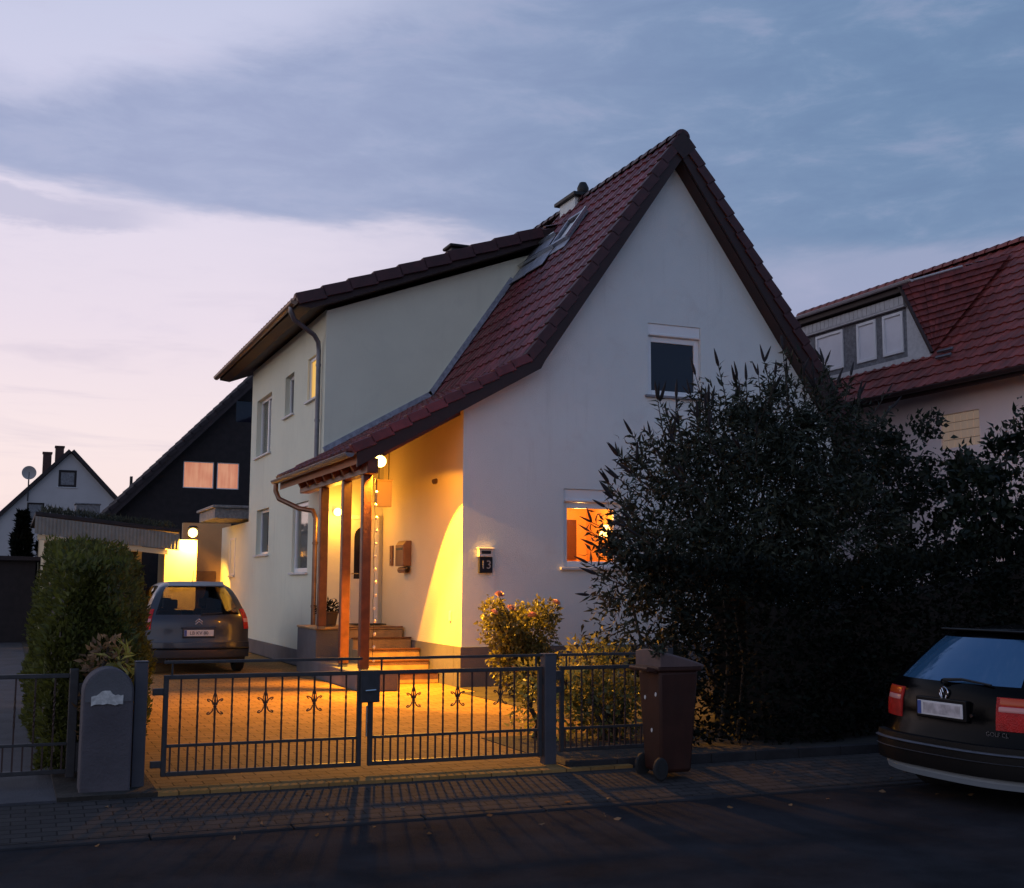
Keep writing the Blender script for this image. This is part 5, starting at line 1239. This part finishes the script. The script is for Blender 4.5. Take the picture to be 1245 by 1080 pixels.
def far_houses():
    t = thing('white_gable_house', 'distant pale gabled house with twin chimneys and a satellite dish', 'house', (3, 75, 0))
    xr, zr = 3.05, 9.25; s = 1.06
    m = MB(); wall(m, (0, 75, 0), EX, EY, [-1.1, xr, 7.2], lerp_profile([(-1.1, zr-s*(xr+1.1)), (xr, zr), (7.2, zr-s*4.15)]), lambda u: 0, [(2.42, 3.42, 7.22, 8.22), (.78, 1.72, 4.9, 6.25)], .12); m.build('facade', 'farwall', t)
    m = MB(); m.box(-1.0, -.8, 75.05, 84, 0, 4.6); m.box(6.9, 7.1, 75.05, 84, 0, 4.6); m.build('side_wall', 'farwall', t)
    c = 1/math.sqrt(1+s*s)
    for sg in (-1, 1):
        S = Vector((sg*c, 0, s*c)); N = Vector((-sg*s*c, 0, c)); x = xr-sg*4.6
        m = MB(); m.obox(Vector((x, 74.7, zr+.05-s*4.6)), S*(4.6/c), EY*10, N*.20); m.build('roof', 'darktile', t)
    for x, z1 in ((1.80, 9.35), (2.48, 9.75)):
        m = MB(); m.box(x-.24, x+.24, 77, 77.6, 7.0, z1); m.box(x-.28, x+.28, 76.95, 77.65, z1, z1+.1); m.build('chimney', 'brick', t)
    window(t, (0, 75, 0), EX, EY, 2.42, 3.42, 7.22, 8.22, inset=.0, fw=.13, sill=True, glass='slate')
    window(t, (0, 75, 0), EX, EY, .78, 1.72, 4.9, 6.25, inset=.0, fw=.10, sill=False, glass='slate')
    for ch in list(t.children):
        if ch.name.startswith('window'): ch.data.materials[0] = MT['darkwood']
    d = thing('satellite_dish', 'round satellite dish on a mast at the left slope of the distant pale house', 'satellite dish', (.80, 74.6, 6.4))
    m = MB(); m.tube([(.80, 74.75, 6.3), (.80, 74.75, 7.85)], .04, 8); m.build('mast', 'iron', d)
    m = MB(); m.lathe([(.0, .10), (.15, .085), (.28, .05), (.38, 0), (.40, .0), (.28, .08), (.0, .13)], (.80, 74.6, 7.95), (0, 1, .25), 24); m.build('reflector', 'farwall', d, smooth=True)
    m = MB(); m.tube([(.80, 74.5, 7.6), (.80, 74.15, 7.95)], .02, 6); m.build('feed_arm', 'iron', d)
    t = thing('small_roof_house', 'distant dark roofed house mostly hidden behind the timber house', 'house', (6.2, 58, 0))
    m = MB(); m.box(4.0, 10, 58, 66, 0, 4.9); m.build('wall', 'farwall', t)
    m = MB(); m.prism([(3.6, 57.6, 4.5), (7.0, 57.6, 7.75), (10.4, 57.6, 4.5)], (0, 9, 0)); rf = m.build('roof', 'darktile', t)
    m = MB(); m.box(5.02, 5.14, 58.5, 58.7, 5.6, 6.6); m.build('vent_pipe', 'black', rf)
    # dark shed and conifers at the far left
    t = thing('garden_shed', 'dark timber shed at the far left behind the neighbour\'s yard', 'shed', (-.6, 36, 0))
    m = MB(); m.box(-2.4, .68, 36, 38.5, 0, 2.25); m.build('wall', 'darkwood', t)
    m = MB(); m.prism([(-2.6, 35.8, 2.25), (.82, 35.8, 2.25), (.82, 35.8, 2.35), (-2.6, 35.8, 2.42)], (0, 2.9, 0)); m.build('roof', 'darktile', t)
    m = MB(); m.box(-1.55, -.6, 35.96, 35.999, .1, 2.0); m.build('door', 'brick', t, bevel=.01)
    rng = random.Random(5)
    for i, (x, y, h_, w, lab) in enumerate(((-1.0, 39.6, 3.5, .8, 'broad dark conifer behind the shed at the picture\'s left edge'), (.32, 39.8, 3.75, .50, 'narrow pointed dark conifer behind the shed, the tallest of three'), (1.05, 40.4, 3.5, .5, 'dark conifer behind the shed, next to the garage roof'))):
        t = thing('conifer', lab, 'tree', (x, y, 0), 'conifers behind the shed')
        r = np.random.default_rng(90+i); n = 2600; z = r.uniform(.1, 1, n)**.8*h_; rr = w*np.clip(1-(z/h_)**2.2, .03, 1)*(.75+.25*np.sin(z*9+i))
        a = r.uniform(0, 6.283, n); k = r.uniform(.6, 1, n); pts = np.stack([x+np.cos(a)*rr*k, y+np.sin(a)*rr*k, z], 1)
        dr = np.stack([np.cos(a), np.sin(a), .9+r.normal(0,.4,n)], 1); leaves('crown', pts, dr, .24, .09, 'darkleaf', t, 90+i)
        m = MB(); m.tube([(x, y, 0), (x, y, h_*.6), (x, y, h_*.92)], [.09, .06, .02], 8); m.build('trunk', 'bark', t, smooth=True)
far_houses()

def right_house():
    t = thing('red_roofed_house', 'pinkish house with a big red tiled roof and white-windowed dormer at the right', 'house', (17, 18, 0))
    xw = 17.05; xe = 16.55; ze = 5.62; s = .985; xr = 20.15; zr = ze + s*(xr-xe); y0, y1 = 12.6, 27.4
    m = MB(); wall(m, (xw, 0, 0), EY, EX, [y0+.3, y1-.3], lambda u: 5.75, lambda u: 0, [(17.62, 18.66, 4.38, 5.06)], .12)
    wall(m, (0, y0+.3, 0), EX, EY, [xw, xr, 23.2], lerp_profile([(xw, 5.8), (xr, 8.9), (23.2, 5.8)]), lambda u: 0); m.box(23.2, 23.4, y0+.3, y1-.3, 0, 5.8); wall(m, (0, y1-.3, 0), EX, -EY, [xw, xr, 23.2], lerp_profile([(xw, 5.8), (xr, 8.9), (23.2, 5.8)]), lambda u: 0)
    m.build('wall', 'pinkwall', t)
    c = 1/math.sqrt(1+s*s); S = Vector((c, 0, s*c)); N = Vector((-s*c, 0, c))
    tiles((xe-.05, y0, ze-.05*s), EY, S, N, y1-y0, (xr-xe)/c, .30, .34).build('roof', 'tile_old', t, smooth=25)
    m = MB(); m.prism([(xe, y0+.03, ze-.02), (xr, y0+.03, zr-.02), (xr, y0+.03, zr-.25), (xe+.45, y0+.03, ze+.45*s-.26), (xe, y0+.03, ze-.20)], (0, y1-y0-.06, 0)); m.build('eaves', 'soffit', t)
    m = MB(); m.obox(Vector((23.7, y0, zr-s*(23.7-xr))), Vector((-c, 0, s*c))*((23.7-xr)/c), EY*(y1-y0), Vector((s*c, 0, c))*.05); m.build('far_roof', 'tile_old', t)
    m = MB(); gutter(m, (xe-.09, y0, ze-.06), (xe-.09, y1, ze-.06), .07); m.build('gutter', 'soffit', t, smooth=True)
    m = MB(); L = (y1-y0)/44
    for k in range(44):
        y = y0+L*k; m.grid([[(xr+math.cos(a)*r, yy, zr+.0+math.sin(a)*r) for yy, r in ((y, .135), (y+L+.03, .115))] for a in [math.pi*i/8 for i in range(9)]])
    m.build('ridge_tiles', 'tile_old', t, smooth=60)
    # dormer with a trapezoid front: windows, a slanted boarded corner, roof drawn down beside it
    xd = 17.32; yB, yA, yE = 19.14, 19.84, 24.9; zb = ze+s*(xd-xe)+.02; zt = 7.82
    wins = [(19.95, 20.60), (20.82, 21.47), (21.95, 22.95), (23.3, 24.3)]
    d = MB(); wall(d, (xd, 0, 0), EY, EX, [yA, yE], lambda u: zt, lambda u: zb-.3, [(a, b, 6.60, 7.50) for a, b in wins], .08)
    dm = d.build('dormer', 'slate', t)
    for a, b in wins: window(t, (xd, 0, 0), EY, EX, a, b, 6.60, 7.50, inset=-.03, fw=.07, glass='blind', sill=False)
    d = MB(); d.prism([(xd-.01, yB, zb), (xd-.01, yA-.002, zb-.1), (xd-.01, yA-.002, zt)], (.08, 0, 0)); d.build('corner_board', 'whitewood', dm)
    d = MB(); d.box(xd-.07, xd-.002, yB-.02, yE, zb-.06, zb+.07); d.box(xd-.09, xd-.002, yA-.02, yE, 7.56, 7.60)
    for k in range(34): d.box(xd-.10, xd-.003, yA-.02+k*.149, yA-.02+k*.149+.135, 7.602, 7.80)
    d.build('trim', 'whitewood', dm)
    A = Vector((xd-.22, yA-.04, 7.99)); B = Vector((xd-.04, yB-.05, zb+.03)); D = Vector((19.71, 19.27, ze+s*(19.71-xe)+.10))
    s2 = (8.93-A.z)/(19.95-A.x); cc = 1/math.sqrt(1+s2*s2)
    tiles((A.x, A.y, A.z), EY, (cc, 0, s2*cc), (-s2*cc, 0, cc), yE+.15-A.y, (19.9-A.x)/cc, .30, .34).build('dormer_roof', 'tile_old', dm, smooth=25)
    d = MB(); d.box(A.x+.01, xd+.1, A.y, yE+.1, A.z-.14, A.z-.01); d.build('dormer_eave', 'soffit', dm)
    d = MB(); n = 12; nrm = (B-A).cross(D-A).normalized()
    if nrm.y > 0: nrm = -nrm
    for k in range(n):
        u0, u1 = k/n, (k+1)/n
        a0, a1 = B.lerp(A, u0), B.lerp(A, u1); b0, b1 = B.lerp(D, u0), B.lerp(D, u1)
        m_ = 14
        for q in range(m_):
            f0, f1 = q/m_, (q+1)/m_; hf = .012*(q % 2)
            d.poly([a0.lerp(b0, f0)+nrm*(.06+hf), a0.lerp(b0, f1)+nrm*(.06+hf), a1.lerp(b1, f1)+nrm*(.012+hf), a1.lerp(b1, f0)+nrm*(.012+hf)])
            d.poly([a0.lerp(b0, f0), a0.lerp(b0, f1), a0.lerp(b0, f1)+nrm*(.06+hf), a0.lerp(b0, f0)+nrm*(.06+hf)])
    d.poly([A, D, (19.9, A.y, 8.92)])
    d.build('dormer_side_roof', 'tile_old', dm)
    d = MB(); d.tube([A+nrm*.01, B+nrm*.02], .045, 6); d.build('side_trim', 'soffit', dm)
    m = MB(); gutter(m, (A.x-.05, A.y-.45, A.z+.03), (A.x-.05, yE+.1, A.z+.03), .055); m.build('dormer_gutter', 'palelip2', dm, smooth=True)
    m = MB(); m.tube([A+nrm*.06, A.lerp(D, .55)+nrm*.07], .022, 8); m.build('hip_rail', 'palelip2', dm)
    for (y, u) in ((18.42, .98), (18.30, .76)):
        P = Vector((xe, y, ze))+S*u+N*.07; m = MB(); m.obox(P, EY*.42, S*.07, N*.05); m.build('vent_tile', 'zinc', t, bevel=.01)
    # glass block window
    m = MB()
    for i in range(6):
        for j in range(4): m.box(xw+.02, xw+.07, 17.62+i*.1735, 17.62+i*.1735+.158, 4.38+j*.17, 4.38+j*.17+.155)
    w = m.build('glass_block_window', 'amberblock', t, bevel=.008)
    m = MB(); m.box(xw+.075, xw+.10, 17.61, 18.67, 4.37, 5.07); m.build('mortar', 'slate', w)
right_house()
